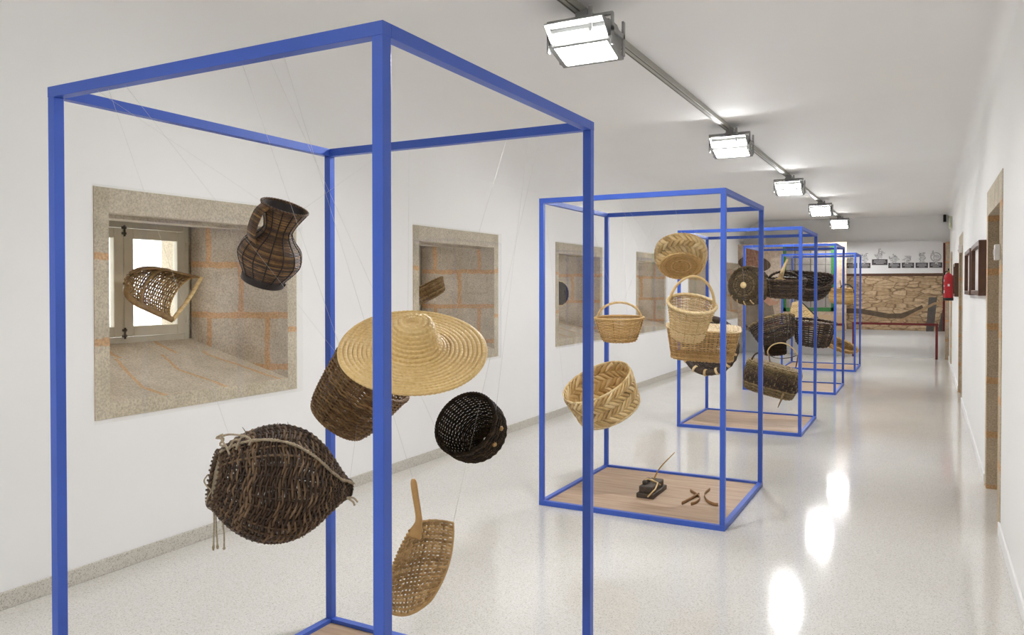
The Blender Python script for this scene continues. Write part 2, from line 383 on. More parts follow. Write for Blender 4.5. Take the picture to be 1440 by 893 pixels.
def rope(mb, path, R, r, turns, strands=2, closed=False, sides=5):
    p = np.asarray(path, float); n = len(p)
    t = (np.roll(p, -1, 0)-np.roll(p, 1, 0)) if closed else np.gradient(p, axis=0)
    t /= np.linalg.norm(t, axis=1, keepdims=True)+1e-12
    nn = np.zeros((n, 3)); a = np.array([.13, .2, 1.0])
    for i in range(n):
        a = a-t[i]*(a@t[i]) if i and not closed else np.array([.13, .2, 1.0])-t[i]*(np.array([.13, .2, 1.0])@t[i])
        a /= np.linalg.norm(a); nn[i] = a
    b_ = np.cross(t, nn)
    for s in range(strands):
        ph = np.arange(n)/n*turns*2*PI+s*2*PI/strands if closed else np.linspace(0, turns*2*PI, n)+s*2*PI/strands
        mb.tube(p+R*(np.cos(ph)[:, None]*nn+np.sin(ph)[:, None]*b_), r, None, None if not closed else nn, sides, closed)
def ring(fn, v, n=96, off=0):
    th = np.arange(n)/n*2*PI; vv = np.full(n, v); return fn(th, vv)+normal(fn, th, vv)*off
def plait(mb, fn, bands, n, slant, width, thick, bulge, flip=0):
    """herringbone: bands of slanting flat strips, each band leaning the other way"""
    for j, (va, vb) in enumerate(bands):
        sg = 1 if (j+flip) % 2 else -1
        for i in range(n):
            t0 = (i+.5*(j % 2))/n*2*PI; q = np.linspace(0, 1, 7)
            th = t0+sg*slant*(q-.5)+rng.normal(0, .006); v = np.clip(va+(vb-va)*q, 0, 1)
            nn = normal(fn, th, v); off = bulge*np.sin(PI*q)+thick*.6*(q-.5)*(1 if i % 2 else 1)
            w = width*(.55+.45*np.sin(PI*np.clip(q, .08, .92)))
            mb.tube(fn(th, v)+nn*off[:, None], thick, w, nn, 6)
def arc(p0, p1, top, n=28):
    """semi-elliptic handle from p0 to p1 rising by vector top"""
    p0, p1, top = map(lambda a: np.asarray(a, float), (p0, p1, top)); a = np.linspace(0, PI, n)
    return (p0+p1)/2+np.outer(np.cos(a), (p0-p1)/2)+np.outer(np.sin(a), top)

PLACED = {}
def hang(name, label, cat, px, py, v, ax, zc=0, spin=0, axis=1, group=None):
    """an Empty at a hanging piece's base; local z runs along ax = (right, up, towards the viewer)"""
    P = at(px, py, v, axis); k = mpp(P); r, u, t = basis(P)
    z = ax[0]*r+ax[1]*u+ax[2]*t; z /= np.linalg.norm(z)
    x = r-z*(r@z); x /= np.linalg.norm(x); y = np.cross(z, x)
    if spin: x, y = x*math.cos(spin)+y*math.sin(spin), y*math.cos(spin)-x*math.sin(spin)
    R = np.stack([x, y, z], 1); loc = P-R@np.array([0, 0, zc*k])
    o = thing(name, label, cat, loc, R, group)
    o_R[o.name] = (R, loc)
    return o, k
o_R = {}
def loc_of(o, w): R, l = o_R[o.name]; return (np.asarray(w, float)-l)@R
def world_of(o, p): R, l = o_R[o.name]; return l+R@np.asarray(p, float)
def threads(o, pairs, r=.00034):
    """nylon lines: (local start, world end)"""
    for a, w in pairs:
        mb = MB(); b_ = loc_of(o, w); a = np.asarray(a, float)
        mb.tube([a, a*.5+b_*.5, b_], r, sides=4); mb.build('hanging_thread', M['thread'], o)

# ------------------------------------------------------------------ the room
XL, XR, Y0, Y1, ZC = -3.965, .412, -4.2, 19.5, 3.14
WIN = [(2.675+2.961*i, 4.205+2.961*i) for i in range(6)]; WZ = (.845, 2.11)
WIN0 = [w for w in WIN]
mb = MB(); mb.box((XL-1.4, Y0-.3, -.12), (XR+1.0, Y1+.3, 0)); struct(mb.build('floor', M['floor'], smooth=False))
# left wall, pierced by the window niches
mb = MB(); T = .10; RC = .5
ys = [Y0]+[e for w in WIN for e in w]+[Y1]
for i in range(0, len(ys), 2): mb.box((XL-T, ys[i], 0), (XL, ys[i+1], ZC))
for a, b_ in WIN:
    mb.box((XL-T, a, 0), (XL, b_, WZ[0])); mb.box((XL-T, a, WZ[1]), (XL, b_, ZC))
struct(mb.build('wall_left', M['wall'], smooth=False))
# ceiling, coved into the two long walls
mb = MB(); pr = []
for a in np.linspace(0, PI/2, 14): pr.append((XL+RC-RC*math.cos(a), ZC-RC+RC*math.sin(a)))
for a in np.linspace(PI/2, 0, 8): pr.append((XR-.1+.1*math.cos(a), ZC-.1+.1*math.sin(a)))
P = np.array([[(x, y, z) for (x, z) in pr] for y in np.linspace(Y0, Y1, 30)]); mb.grid(P)
pu = [(XL-.1, ZC+.15), (XR+.1, ZC+.15)]
P = np.array([[(x, y, z) for (x, z) in pu] for y in (Y0, Y1)]); mb.grid(P)
struct(mb.build('ceiling', M['wall']))
# right wall with two doorways
DOORS = [(5.99, 7.10, 5.78, 7.24, 2.12, 2.31), (12.28, 13.40, 12.10, 13.55, 2.12, 2.31)]
mb = MB(); yy = Y0
for (a, b_, oa, ob, zt, zo) in DOORS:
    mb.box((XR, yy, 0), (XR+.3, oa, ZC)); mb.box((XR, oa, zo), (XR+.3, ob, ZC)); yy = ob
mb.box((XR, yy, 0), (XR+.3, Y1, ZC)); struct(mb.build('wall_right', M['wall'], smooth=False))
mb = MB(); mb.box((XL-.1, Y1, 0), (XR+.3, Y1+.2, ZC+.1)); struct(mb.build('wall_far', M['wall'], smooth=False))
mb = MB(); mb.box((XL-.1, Y0-.2, 0), (XR+.3, Y0, ZC+.1)); struct(mb.build('wall_back', M['wall'], smooth=False))
# skirtings
mb = MB(); mb.box((XL, Y0, 0), (XL+.014, Y1, .085)); struct(mb.build('baseboard_left', M['skirting'], smooth=False, bevel=.003))
mb = MB(); yy = Y0
for d in DOORS: mb.box((XR-.014, yy, 0), (XR, d[2]+.02, .085)); yy = d[3]
mb.box((XR-.014, yy, 0), (XR, Y1, .085)); struct(mb.build('baseboard_right', M['wall'], smooth=False, bevel=.004))
mb = MB(); mb.box((XL, Y1-.012, 0), (XR, Y1, .07)); struct(mb.build('baseboard_far', M['wall'], smooth=False))
# stone doorways
for i, (a, b_, oa, ob, zt, zo) in enumerate(DOORS):
    e = bpy.data.objects.new('door_%d' % (i+1), None); COL.objects.link(e); e.location = (XR, (a+b_)/2, 0); struct(e)
    o = np.array(e.location)
    mb = MB()
    def bx(lo, hi):
        x0, y0, z0 = lo; x1, y1, z1 = hi
        for pts, uv in (
            ([(x0, y0, z0), (x0, y0, z1), (x0, y1, z1), (x0, y1, z0)], [(y0, z0), (y0, z1), (y1, z1), (y1, z0)]),
            ([(x0, y0, z0), (x1, y0, z0), (x1, y0, z1), (x0, y0, z1)], [(x0, z0), (x1, z0), (x1, z1), (x0, z1)]),
            ([(x0, y1, z0), (x0, y1, z1), (x1, y1, z1), (x1, y1, z0)], [(x0, z0), (x0, z1), (x1, z1), (x1, z0)]),
            ([(x0, y0, z0), (x0, y1, z0), (x1, y1, z0), (x1, y0, z0)], [(x0, y0), (x0, y1), (x1, y1), (x1, y0)]),
            ([(x0, y0, z1), (x1, y0, z1), (x1, y1, z1), (x0, y1, z1)], [(x0, y0), (x1, y0), (x1, y1), (x0, y1)]),
            ([(x1, y0, z0), (x1, y1, z0), (x1, y1, z1), (x1, y0, z1)], [(y0, z0), (y1, z0), (y1, z1), (y0, z1)])):
            mb.quad(np.array(pts)-o, uv)
    bx((XR-.004, oa, 0), (XR+.45, a, zt)); bx((XR-.004, b_, 0), (XR+.45, ob, zt)); mb.build('stone_jamb', M['stone_dark'], e, smooth=False)
    mb = MB(); bx((XR-.004, oa, zt), (XR+.45, ob, zo)); mb.build('stone_lintel', M['stone_plain'], e, smooth=False)
    mb = MB(); mb.box(np.array((XR+.4, a, 0))-o, np.array((XR+.45, b_, zt))-o); 
    for q in (a+.1, (a+b_)/2+.03):
        for z0, z1 in ((.15, .95), (1.1, 2.0)): mb.box(np.array((XR+.39, q, z0))-o, np.array((XR+.4, q+.42, z1))-o)
    mb.build('door_panel', M['door_leaf'], e, smooth=False, bevel=.004)
# stone quoin beside the far corner
mb = MB()
def stone_box(mb, lo, hi):
    x0, y0, z0 = lo; x1, y1, z1 = hi
    mb.quad([(x0, y0, z0), (x1, y0, z0), (x1, y0, z1), (x0, y0, z1)], [(x0, z0), (x1, z0), (x1, z1), (x0, z1)])
    mb.quad([(x0, y0, z0), (x0, y0, z1), (x0, y1, z1), (x0, y1, z0)], [(y0, z0), (y0, z1), (y1, z1), (y1, z0)])
    mb.quad([(x0, y0, z1), (x1, y0, z1), (x1, y1, z1), (x0, y1, z1)], [(x0, y0), (x1, y0), (x1, y1), (x0, y1)])
    mb.quad([(x1, y0, z0), (x1, y1, z0), (x1, y1, z1), (x1, y0, z1)], [(y0, z0), (y1, z0), (y1, z1), (y0, z1)])
stone_box(mb, (.335, 19.36, 0), (.411, 19.5, 2.54)); struct(mb.build('trim_1', M['stone_dark'], smooth=False))
mb = MB(); stone_box(mb, (.392, 17.3, .085), (.4125, 17.75, 2.25)); struct(mb.build('trim_2', M['stone_dark'], smooth=False))

# window niches ---------------------------------------------------------------
def niche(idx, a, b_):
    z0, z1 = WZ; c = (a+b_)/2
    e = bpy.data.objects.new('window_%d' % (idx+1), None); COL.objects.link(e); struct(e); e.location = (XL, c, z0)
    W = (b_-a)/2; H = z1-z0; fw = .088            # local: x = depth (negative outwards), y along the wall, z up
    iw = W-fw; zb, zt = .085, H-.135; D = -.80; bw = .535; cy = -.022; bz0, bz1 = .345, 1.16
    f0 = .004
    # surround: four flat stones, with small thickness behind
    mb = MB(); off = random.random()*.0
    for (ya, yb, za, zb_) in ((-W, -iw, 0, H), (iw, W, 0, H)):
        mb.quad([(f0, ya, za), (f0, yb, za), (f0, yb, zb_), (f0, ya, zb_)], [(ya+5, za+.05), (yb+5, za+.05), (yb+5, zb_+.05), (ya+5, zb_+.05)])
    mb.quad([(f0, -iw, 0), (f0, iw, 0), (f0, iw, zb), (f0, -iw, zb)], [(-iw+5.2, .1), (iw+5.2, .1), (iw+5.2, .1+zb), (-iw+5.2, .1+zb)])
    for s in (-W, W): mb.quad([(f0, s, 0), (f0, s, H), (-.1, s, H), (-.1, s, 0)], [(0, 0), (0, H), (.1, H), (.1, 0)])
    mb.quad([(f0, -W, 0), (f0, W, 0), (-.1, W, 0), (-.1, -W, 0)], [(5.2, 0), (6.6, 0), (6.6, .05), (5.2, .05)])
    mb.build('stone_surround', M['stone_edge'], e, smooth=False)
    mb = MB(); mb.quad([(f0, -iw, zt), (f0, iw, zt), (f0, iw, H), (f0, -iw, H)], [(.2, .2), (1.4, .2), (1.4, .3), (.2, .3)])
    mb.quad([(f0, -W, H), (f0, W, H), (-.1, W, H), (-.1, -W, H)], [(.2, .2), (1.4, .2), (1.4, .3), (.2, .3)])
    mb.quad([(f0, -iw, zt), (-.14, -iw+.012, zt+.005), (-.14, iw-.012, zt+.005), (f0, iw, zt)], [(.2, .2), (.3, .2), (.3, .3), (.2, .3)])
    # soffit: the lintel's underside, then a second slab a finger lower
    mb.quad([(-.14, -iw+.012, zt+.005), (-.14, -iw+.012, zt-.018), (-.14, iw-.012, zt-.018), (-.14, iw-.012, zt+.005)], [(.2, .2), (.2, .22), (1.4, .22), (1.4, .2)])
    mb.quad([(-.14, -iw+.012, zt-.018), (D, -bw, bz1), (D, bw, bz1), (-.14, iw-.012, zt-.018)], [(.1, .2), (.1, .8), (1.2, .8), (1.2, .2)])
    mb.build('stone_lintel', M['stone_plain'], e, smooth=False)
    for s in (-1, 1):
        mb = MB()
        mb.quad([(f0, s*iw, zb), (f0, s*iw, zt), (D, s*bw, bz1+.03), (D, s*bw, bz0-.03)], [(.11, zb-.159), (.11, zt-.159), (.93, bz1-.129), (.93, bz0-.189)])
        mb.build('stone_reveal', M['stone_wall'], e, smooth=False)
    mb = MB()
    mb.quad([(f0, -iw, zb), (f0, iw, zb), (D*.72, iw-.10, bz0-.075), (D*.72, -iw+.10, bz0-.075)], [(-iw+2, 1.62), (iw+2, 1.62), (iw+2.1, 2.36), (-iw+1.9, 2.36)])
    mb.quad([(D*.72, -iw+.10, bz0-.075), (D*.72, iw-.10, bz0-.075), (D, bw+.02, bz0), (D, -bw-.02, bz0)], [(.05, 2.43), (1.3, 2.43), (1.3, 2.75), (.05, 2.75)])
    mb.build('stone_sill', M['stone_sill'], e, smooth=False)
    # outer reveal beyond the glass
    mb = MB(); od = -1.06
    for s in (-1, 1): mb.quad([(D-.05, s*bw*.96, bz0), (D-.05, s*bw*.96, bz1), (od, s*bw*.95+cy, bz1), (od, s*bw*.95+cy, bz0)], [(0, .1), (0, .9), (.4, .9), (.4, .1)])
    mb.quad([(D-.05, -bw, bz1), (D-.05, bw, bz1), (od, bw*.95, bz1), (od, -bw*.95, bz1)], [(0, 0), (1, 0), (1, .4), (0, .4)])
    mb.quad([(D-.05, -bw, bz0), (D-.05, bw, bz0), (od, bw*.95, bz0), (od, -bw*.95, bz0)], [(0, 0), (1, 0), (1, .4), (0, .4)])
    mb.build('outer_reveal', M['stone_plain'], e, smooth=False)
    # casement
    mb = MB(); t = .04
    mb.box((D-.05, -bw, bz0-.02), (D+.0, -bw+t, bz1+.02)); mb.box((D-.05, bw-t, bz0-.02), (D+.0, bw, bz1+.02))
    mb.box((D-.05, -bw+t, bz0-.02), (D+.0, bw-t, bz0+t)); mb.box((D-.05, -bw+t, bz1-t), (D+.0, bw-t, bz1+.02))
    mb.build('window_frame', M['white_wood'], e, smooth=False, bevel=.004).location.y = cy
    for s in (-1, 1):
        y0, y1 = (-bw+t+.004, -.004) if s < 0 else (.004, bw-t-.004); q = .068; za, zb2 = bz0+t+.004, bz1-t-.004
        mb = MB()
        mb.box((D-.03, y0, za), (D+.018, y0+q, zb2)); mb.box((D-.03, y1-q, za), (D+.018, y1, zb2))
        mb.box((D-.03, y0+q, za), (D+.018, y1-q, za+q)); mb.box((D-.03, y0+q, zb2-q), (D+.018, y1-q, zb2))
        sh = mb.build('window_sash', M['white_wood'], e, smooth=False, bevel=.005); sh.location.y = cy
        mb = MB(); mb.box((D-.012, y0+q-.005, za+q-.005), (D-.007, y1-q+.005, zb2-q+.005)); mb.build('window_pane', M['glass'], sh, smooth=False)
    for zz in (bz0+.03, bz1-.10):
        mb = MB(); mb.tube([(D+.026, .0, zz), (D+.026, .0, zz+.075)], .007, sides=8); mb.box((D+.015, -.016, zz+.012), (D+.026, .016, zz+.028)); mb.box((D+.015, -.016, zz+.05), (D+.026, .016, zz+.066))
        mb.build('latch', M['iron'], e).location.y = cy
    for s in (-1, 1):
        for zz in (bz0+.12, bz1-.18):
            mb = MB(); mb.tube([(D+.014, s*(bw-t), zz), (D+.014, s*(bw-t), zz+.06)], .007, sides=8); mb.build('hinge', M['white_wood'], e).location.y = cy
    mb = MB(); mb.box((.014, -W-.015, -.02), (.019, W+.045, H+.012)); mb.build('glass_pane', M['perspex'], e, smooth=False)
    # wall plane carried back around the casement
    mb = MB()
    for lo, hi in (((D-.06, -.95, -.2), (D-.02, -bw+.01, 1.5)), ((D-.06, bw-.01, -.2), (D-.02, .95, 1.5)), ((D-.06, -.95, bz1-.0), (D-.02, .95, 1.5)), ((D-.06, -.95, -.2), (D-.02, .95, bz0+.0))): mb.box(lo, hi)
    mb.build('rear_masonry', M['stone_plain'], e, smooth=False)
    mb = MB()       # masonry around the niche
    for lo, hi in (((D-.05, -.95, -.2), (-.1, -.93, 1.5)), ((D-.05, .93, -.2), (-.1, .95, 1.5)), ((D-.05, -.95, 1.48), (-.1, .95, 1.5)), ((D-.05, -.95, -.2), (-.1, .95, -.18))): mb.box(lo, hi)
    mb.build('masonry', M['stone_plain'], e, smooth=False)
    return e
for i, (a, b_) in enumerate(WIN): niche(i, a, b_)

# ------------------------------------------------------------------ ceiling lights
LX = -1.735
mb = MB(); mb.box((LX-.028, -3.6, ZC-.042), (LX+.028, 19.3, ZC)); 
trk = thing('lighting_track', 'long grey electrical track running the length of the white ceiling', 'lighting track', (LX, 8, ZC-.04))
mb.warp(lambda v: v-np.array((LX, 8, ZC-.04))); mb.build('rail', M['track'], trk, smooth=False, bevel=.003)
for s in (-1, 1):
    mb = MB(); mb.box((s*.017-.004, -11.6, -.0032), (s*.017+.004, 11.3, -.0005)); mb.build('conductor_slot', M['dark_slot'], trk, smooth=False)
def floodlight():
    e = thing('floodlight', None, 'floodlight', (0, 0, 0))
    mb = MB()                                        # box with a sloping underside: local y- towards the near end of the room
    w, z0f, z0b = .17, .06, .0
    prof = [(-.10, z0f), (.095, z0b), (.105, .12), (.03, .165), (-.095, .165), (-.104, .15)]
    n = len(prof); v = [(-w, y, z) for y, z in prof]+[(w, y, z) for y, z in prof]
    mb.add(v, [tuple(range(n)), tuple(range(2*n-1, n-1, -1))]+[(i, i+n, (i+1) % n+n, (i+1) % n) for i in range(n)])
    for q in np.linspace(-.13, .13, 7): mb.box((q-.003, -.06, .165), (q+.003, .02, .185))
    mb.box((-.172, -.205, .146), (.172, -.09, .153)); mb.box((-.172, -.112, .122), (.172, -.103, .150))
    for q in (-1, 1): mb.add(np.array([(q*.17+d, y, z) for d in (-.003, .003) for y, z in ((-.205, .146), (-.10, .146), (-.10, .062))]), [(0, 1, 2), (5, 4, 3), (0, 3, 4, 1), (1, 4, 5, 2), (2, 5, 3, 0)])  # cheeks added, and hood above lengthened, to keep light off the ceiling
    mb.build('housing', M['grey_metal'], e, smooth=False, bevel=.004)
    a = math.atan2(z0f-z0b, .195); R = np.array([[1, 0, 0], [0, math.cos(a), math.sin(a)], [0, -math.sin(a), math.cos(a)]])
    o = np.array((0, -.0025, .03))
    mb = MB(); mb.box((-.155, -.088, -.004), (.155, .088, -.001), R, o+R@np.array((0, 0, -.004))); mb.build('lamp_glass', M['glow'], e, smooth=False)
    mb = MB(); mb.box((-.15, -.1075, .068), (.15, -.1045, .118)); mb.build('front_glow_panel', M['front_glow'], e, smooth=False)  # glowing panel added to throw more light onto walls and ceiling
    mb = MB()
    for lo, hi in (((-.185, -.108, -.014), (-.155, .108, .012)), ((.155, -.108, -.014), (.185, .108, .012)), ((-.155, -.108, -.014), (.155, -.088, .012)), ((-.155, .088, -.014), (.155, .108, .012))): mb.box(lo, hi, R, o)
    mb.build('bezel', M['grey_metal'], e, smooth=False, bevel=.003)
    for s in (-1, 1):
        mb = MB(); mb.box((s*.19-.006, -.11, .02), (s*.19+.006, -.085, .19)); mb.box((s*.19-.006, .06, .0), (s*.19+.006, .09, .19)); mb.box((s*.19-.006, -.11, .09), (s*.19+.006, .09, .12))
        mb.build('side_bracket', M['grey_metal'], e, smooth=False, bevel=.002)
    mb = MB(); mb.box((-.196, -.112, .178), (.196, -.088, .196)); mb.box((.06, -.125, .1), (.082, -.112, .24)); mb.box((-.06, -.02, .165), (.06, .02, .22))
    mb.build('yoke', M['grey_metal'], e, smooth=False, bevel=.003)
    mb = MB(); mb.box((-.045, -.06, .2), (.03, .06, .252)); mb.build('track_adapter', M['grey_metal'], e, smooth=False, bevel=.004)
    return e
fl = floodlight(); LY = [4.10, 7.78, 11.40, 15.0, 18.4, .1]
LL = ['biggest looking floodlight on the ceiling track, at the top edge of the photo', 'floodlight second from the near end of the ceiling track, above the second blue frame',
      'floodlight in the middle of the five on the ceiling track', 'floodlight fourth along the ceiling track, above the fourth blue frame', 'small looking floodlight at the far end of the ceiling track, closest to the mural wall',
      'floodlight at the rear end of the track, behind the viewpoint']
for i, y in enumerate(LY):
    o = fl if i == 0 else copy_tree(fl)
    o.location = (-1.70, y, 2.855); o['label'] = LL[i]; o['group'] = 'floodlights on the ceiling track'

# ------------------------------------------------------------------ the five blue frames
FW, FD, FH, BAR = 1.322, 1.314, 2.2, .034
FPOS = [(-2.466, 1.512, -.0057), (-2.462, 5.056, 0), (-2.481, 8.631, .0033), (-2.491, 12.218, .0028), (-2.491, 15.726, .0021)]
def display_frame():
    e = thing('display_frame', None, 'display frame', (0, 0, 0))
    for nm, z0, z1 in (('bottom_rail', 0, BAR), ('top_rail', FH-BAR, FH)):
        for y in (0, FD-BAR):
            mb = MB(); mb.box((0, y, z0), (FW, y+BAR, z1)); mb.build(nm, M['blue'], e, smooth=False, bevel=.0015)
        for x in (0, FW-BAR):
            mb = MB(); mb.box((x, BAR, z0), (x+BAR, FD-BAR, z1)); mb.build(nm, M['blue'], e, smooth=False, bevel=.0015)
    for x in (0, FW-BAR):
        for y in (0, FD-BAR):
            mb = MB(); mb.box((x+.0006, y+.0006, BAR), (x+BAR-.0006, y+BAR-.0006, FH-BAR)); mb.build('post', M['blue'], e, smooth=False, bevel=.0015)
    mb = MB(); mb.box((BAR, BAR, .002), (FW-BAR, FD-BAR, .017)); mb.build('base_board', M['board'], e, smooth=False)
    return e
fr = display_frame()
FLAB = ['tall blue metal display frame nearest the camera, holding the straw hat', 'blue metal display frame second in the row, with wooden tools on its base board',
        'blue metal display frame third in the row, holding the striped hamper', 'blue metal display frame fourth in the row, holding the dark boat shaped basket', 'blue metal display frame farthest away, closest to the mural wall']
for i, (x, y, rz) in enumerate(FPOS):
    o = fr if i == 0 else copy_tree(fr)
    o.location = (x, y, 0); o.rotation_euler = (0, 0, rz); o['label'] = FLAB[i]; o['group'] = 'blue display frames in a row'
def rail_pts(i, P, dx=.12):
    """two points on the frame's near and far top rails above a hanging piece"""
    x, y, _ = FPOS[i]; px = min(max(P[0], x+.1), x+FW-.1)
    return (px-dx, y+BAR/2-.004*0, FH-BAR), (px+dx, y+FD-BAR/2-.006, FH-BAR)
def frame_threads(o, i, pts, dx=.06, r=.00034):
    ws = rail_pts(i, world_of(o, pts[0]), dx); threads(o, list(zip(pts, ws)), r)

# ---- first frame -----------------------------------------------------------
# 1 dark cane jug
o, k = hang('wicker_jug', 'dark cane jug with a flared mouth hanging at top left of the nearest blue frame', 'jug', 384, 346, 2.25, (.27, .92, .28), 56, .6)
prof = [(29, 8), (30, 13), (37, 24), (43.5, 40), (39, 56), (27, 68), (20, 78), (20, 86), (24, 98), (32, 115)]
prof = [(a*k, b_*k) for a, b_ in prof]; fn = revolve(prof)
mb = MB(); weavers(mb, fn, 28, np.linspace(0, 1, 58), .9*k, 1.15*k, .35*k, sub=2); body = mb.build('body', M['w_jug'], o)
mb = MB(); stakes(mb, fn, 14, 0, .99, .8*k, 1.0*k, 40, off=1.0*k); mb.build('rib', M['w_jugdark'], o)
mb = MB(); fi = revolve([(a*.93, b_) for a, b_ in prof]); P = np.array([fi(np.full(30, t), np.linspace(0, .985, 30)) for t in np.arange(48)/48*2*PI]); mb.grid(P, True); mb.build('lining', M['w_jugdark'], o)
mb = MB(); rope(mb, ring(fn, 1, 120), 1.0*k, 1.2*k, 40, 2, True); mb.build('rim', M['w_jug'], o)
mb = MB(); mb.lathe([(0, 1*k), (29*k, 0), (30.5*k, 1*k), (30.5*k, 10*k), (28*k, 12.5*k), (20*k, 12*k)], 44)
for t in (-2.0, -.9, .3): mb.lathe([(0, 0)], 3) if False else mb.tube([(30*k*math.cos(t), 30*k*math.sin(t), 7*k), (32.5*k*math.cos(t), 32.5*k*math.sin(t), 7*k)], 2.2*k, sides=8)
mb.build('foot', M['w_jugdark'], o)
mb = MB(); hp, _ = spline([(-31*k, 0, 114*k), (-39*k, 0, 104*k), (-42*k, 0, 88*k), (-41*k, 0, 72*k), (-35*k, 0, 60*k)], 26)
nn = np.gradient(hp, axis=0); nn = np.stack([-nn[:, 2], np.zeros(26), nn[:, 0]], 1)
for q in range(-3, 4): mb.tube(hp+np.array((0, q*2.6*k, 0)), 1.2*k, 1.4*k, None, 5)
for i in range(1, 25): mb.tube([hp[i]+np.array((0, s*9*k, 0))-nn[i]/np.linalg.norm(nn[i])*0 for s in (-1, 0, 1)], 1.6*k, None, None, 5)
mb.build('handle', M['w_jug'], o)
frame_threads(o, 0, [(-31*k, 0, 115*k), (32*k, 0, 115*k)])

# 2 straw hat
o, k = hang('straw_hat', 'wide brimmed golden straw hat hanging behind the front blue post', 'hat', 581, 491, 1.98, (.0, .83, .56), 0)
def coil(mb, prof, rows, n=320, h=1.1, per=6):
    pr, ln = spline(prof, rows*per+1); d = np.gradient(pr, axis=0); d /= np.linalg.norm(d, axis=1, keepdims=True); nr = np.stack([-d[:, 1], d[:, 0]], 1)
    if nr[0, 1] < 0: nr = -nr
    th = np.arange(n)/n*2*PI; G = np.zeros((n, len(pr), 3))
    for j in range(len(pr)):
        w = (j % per)/per*2-1; row = j//per; r = pr[j, 0]
        cyc = max(10, round(r/k/2.1)*1.0)
        bump = h*k*(.35+.65*math.sqrt(max(0, 1-w*w)))-(0 if (j % per) else h*k*.95)
        tex = .15*h*k*np.sin(th*cyc*2+abs(w)*3.0+row*1.7)
        rr = pr[j, 0]+nr[j, 0]*(bump+tex); zz = pr[j, 1]+nr[j, 1]*(bump+tex)
        zz = zz+np.sin(th*3+1)*0.9*k*max(0, (r/k-45)/60)
        G[:, j] = np.stack([np.cos(th)*rr, np.sin(th)*rr, zz], 1)
    mb.grid(G, True)
    G2 = G.copy(); G2[:, :, 2] -= 2.2*k; mb.grid(G2[::-1], True)
mb = MB(); coil(mb, [(x*k, z*k) for x, z in [(1, 42.5), (12, 44), (21, 43.8), (25.5, 41.5), (27.5, 36.5), (30, 26), (34, 14), (40, 5), (47, .5)]], 11, 300, 2.9); mb.build('crown', M['hat'], o)
mb = MB(); coil(mb, [(x*k, z*k) for x, z in [(46, .5), (60, -1.5), (80, -2), (103, 0)]], 9, 400, 3.0)
mb.tube(np.array([(103*k*math.cos(t), 103*k*math.sin(t), .9*k*math.sin(t*3+1)*.97-.6*k) for t in np.arange(160)/160*2*PI]), 1.9*k, None, None, 6, True); mb.build('brim', M['hat'], o)
frame_threads(o, 0, [(-100*k, 0, 1*k), (60*k, 80*k, 1*k)])

# 3 brown basket behind the hat
o, k = hang('willow_basket', 'brown willow basket tipped on its side behind the straw hat', 'basket', 500, 558, 2.5, (.58, .74, .42), 46)
prof = [(.6, 0), (20, .5), (37, 2), (45, 8), (50, 25), (55, 55), (59, 88)]; prof = [(a*k, b_*k) for a, b_ in prof]; fn = revolve(prof, 1.0, .92)
mb = MB(); weavers(mb, fn, 26, np.linspace(.06, .985, 46), .9*k, 1.3*k, 2.1*k); mb.build('woven_wall', M['w_brown'], o)
mb = MB(); stakes(mb, fn, 26, .02, 1, 1.5*k); mb.build('stakes', M['w_brown'], o)
mb = MB(); rope(mb, ring(fn, 1, 120), 1.6*k, 2.2*k, 26, 3, True); mb.build('rim', M['w_brown'], o)
mb = MB(); rope(mb, ring(fn, .33, 110, 1.5*k), 1.0*k, 1.6*k, 26, 2, True); mb.build('foot_ring', M['w_brown'], o)
mb = MB()
for s in (-1, 1):
    c = fn(np.array([-PI/2+s*.28]), np.array([1.0]))[0]
    mb.tube(spline([c+np.array((0, 0, -14*k)), c+np.array((s*1*k, -5*k, 2*k)), c+np.array((-s*6*k, -5*k, 7*k)), c+np.array((-s*12*k, -3*k, 1*k))], 14)[0], 2.2*k, None, None, 6)
mb.build('handle', M['w_brown'], o)
frame_threads(o, 0, [(-59*k, 0, 88*k), (59*k, 0, 88*k)])

# 4 black bowl
o, k = hang('black_wicker_bowl', 'small round black wicker bowl lying open at right of the nearest frame', 'basket', 668, 606, 2.3, (-.46, .36, .78), 30)
prof = [(.6, 0), (18, .5), (30, 3), (39, 11), (45, 24), (47, 40), (46, 58)]; prof = [(a*k, b_*k) for a, b_ in prof]; fn = revolve(prof, 1, .97)
mb = MB(); weavers(mb, fn, 26, np.linspace(.05, .985, 32), .9*k, 1.42*k, 1.0*k); mb.build('woven_wall', M['w_black'], o)
mb = MB(); stakes(mb, fn, 26, .02, 1, 1.3*k); mb.build('stakes', M['w_black'], o)
mb = MB(); rope(mb, ring(fn, 1, 100), 1.3*k, 1.9*k, 20, 3, True); mb.build('rim', M['w_black'], o)
mb = MB()
for t, v in ((-.75, .80), (-.25, .82)):
    c = fn(np.array([t]), np.array([v]))[0]; n_ = normal(fn, np.array([t]), np.array([v]))[0]
    mb = MB(); mb.tube([c+n_*-1*k, c+n_*2.2*k, c+n_*4.2*k], np.array([3.2, 3.6, 1.2])*k, sides=8); mb.build('wooden_peg', M['ash'], o)
frame_threads(o, 0, [(-46*k, 0, 58*k), (46*k, 0, 58*k)])

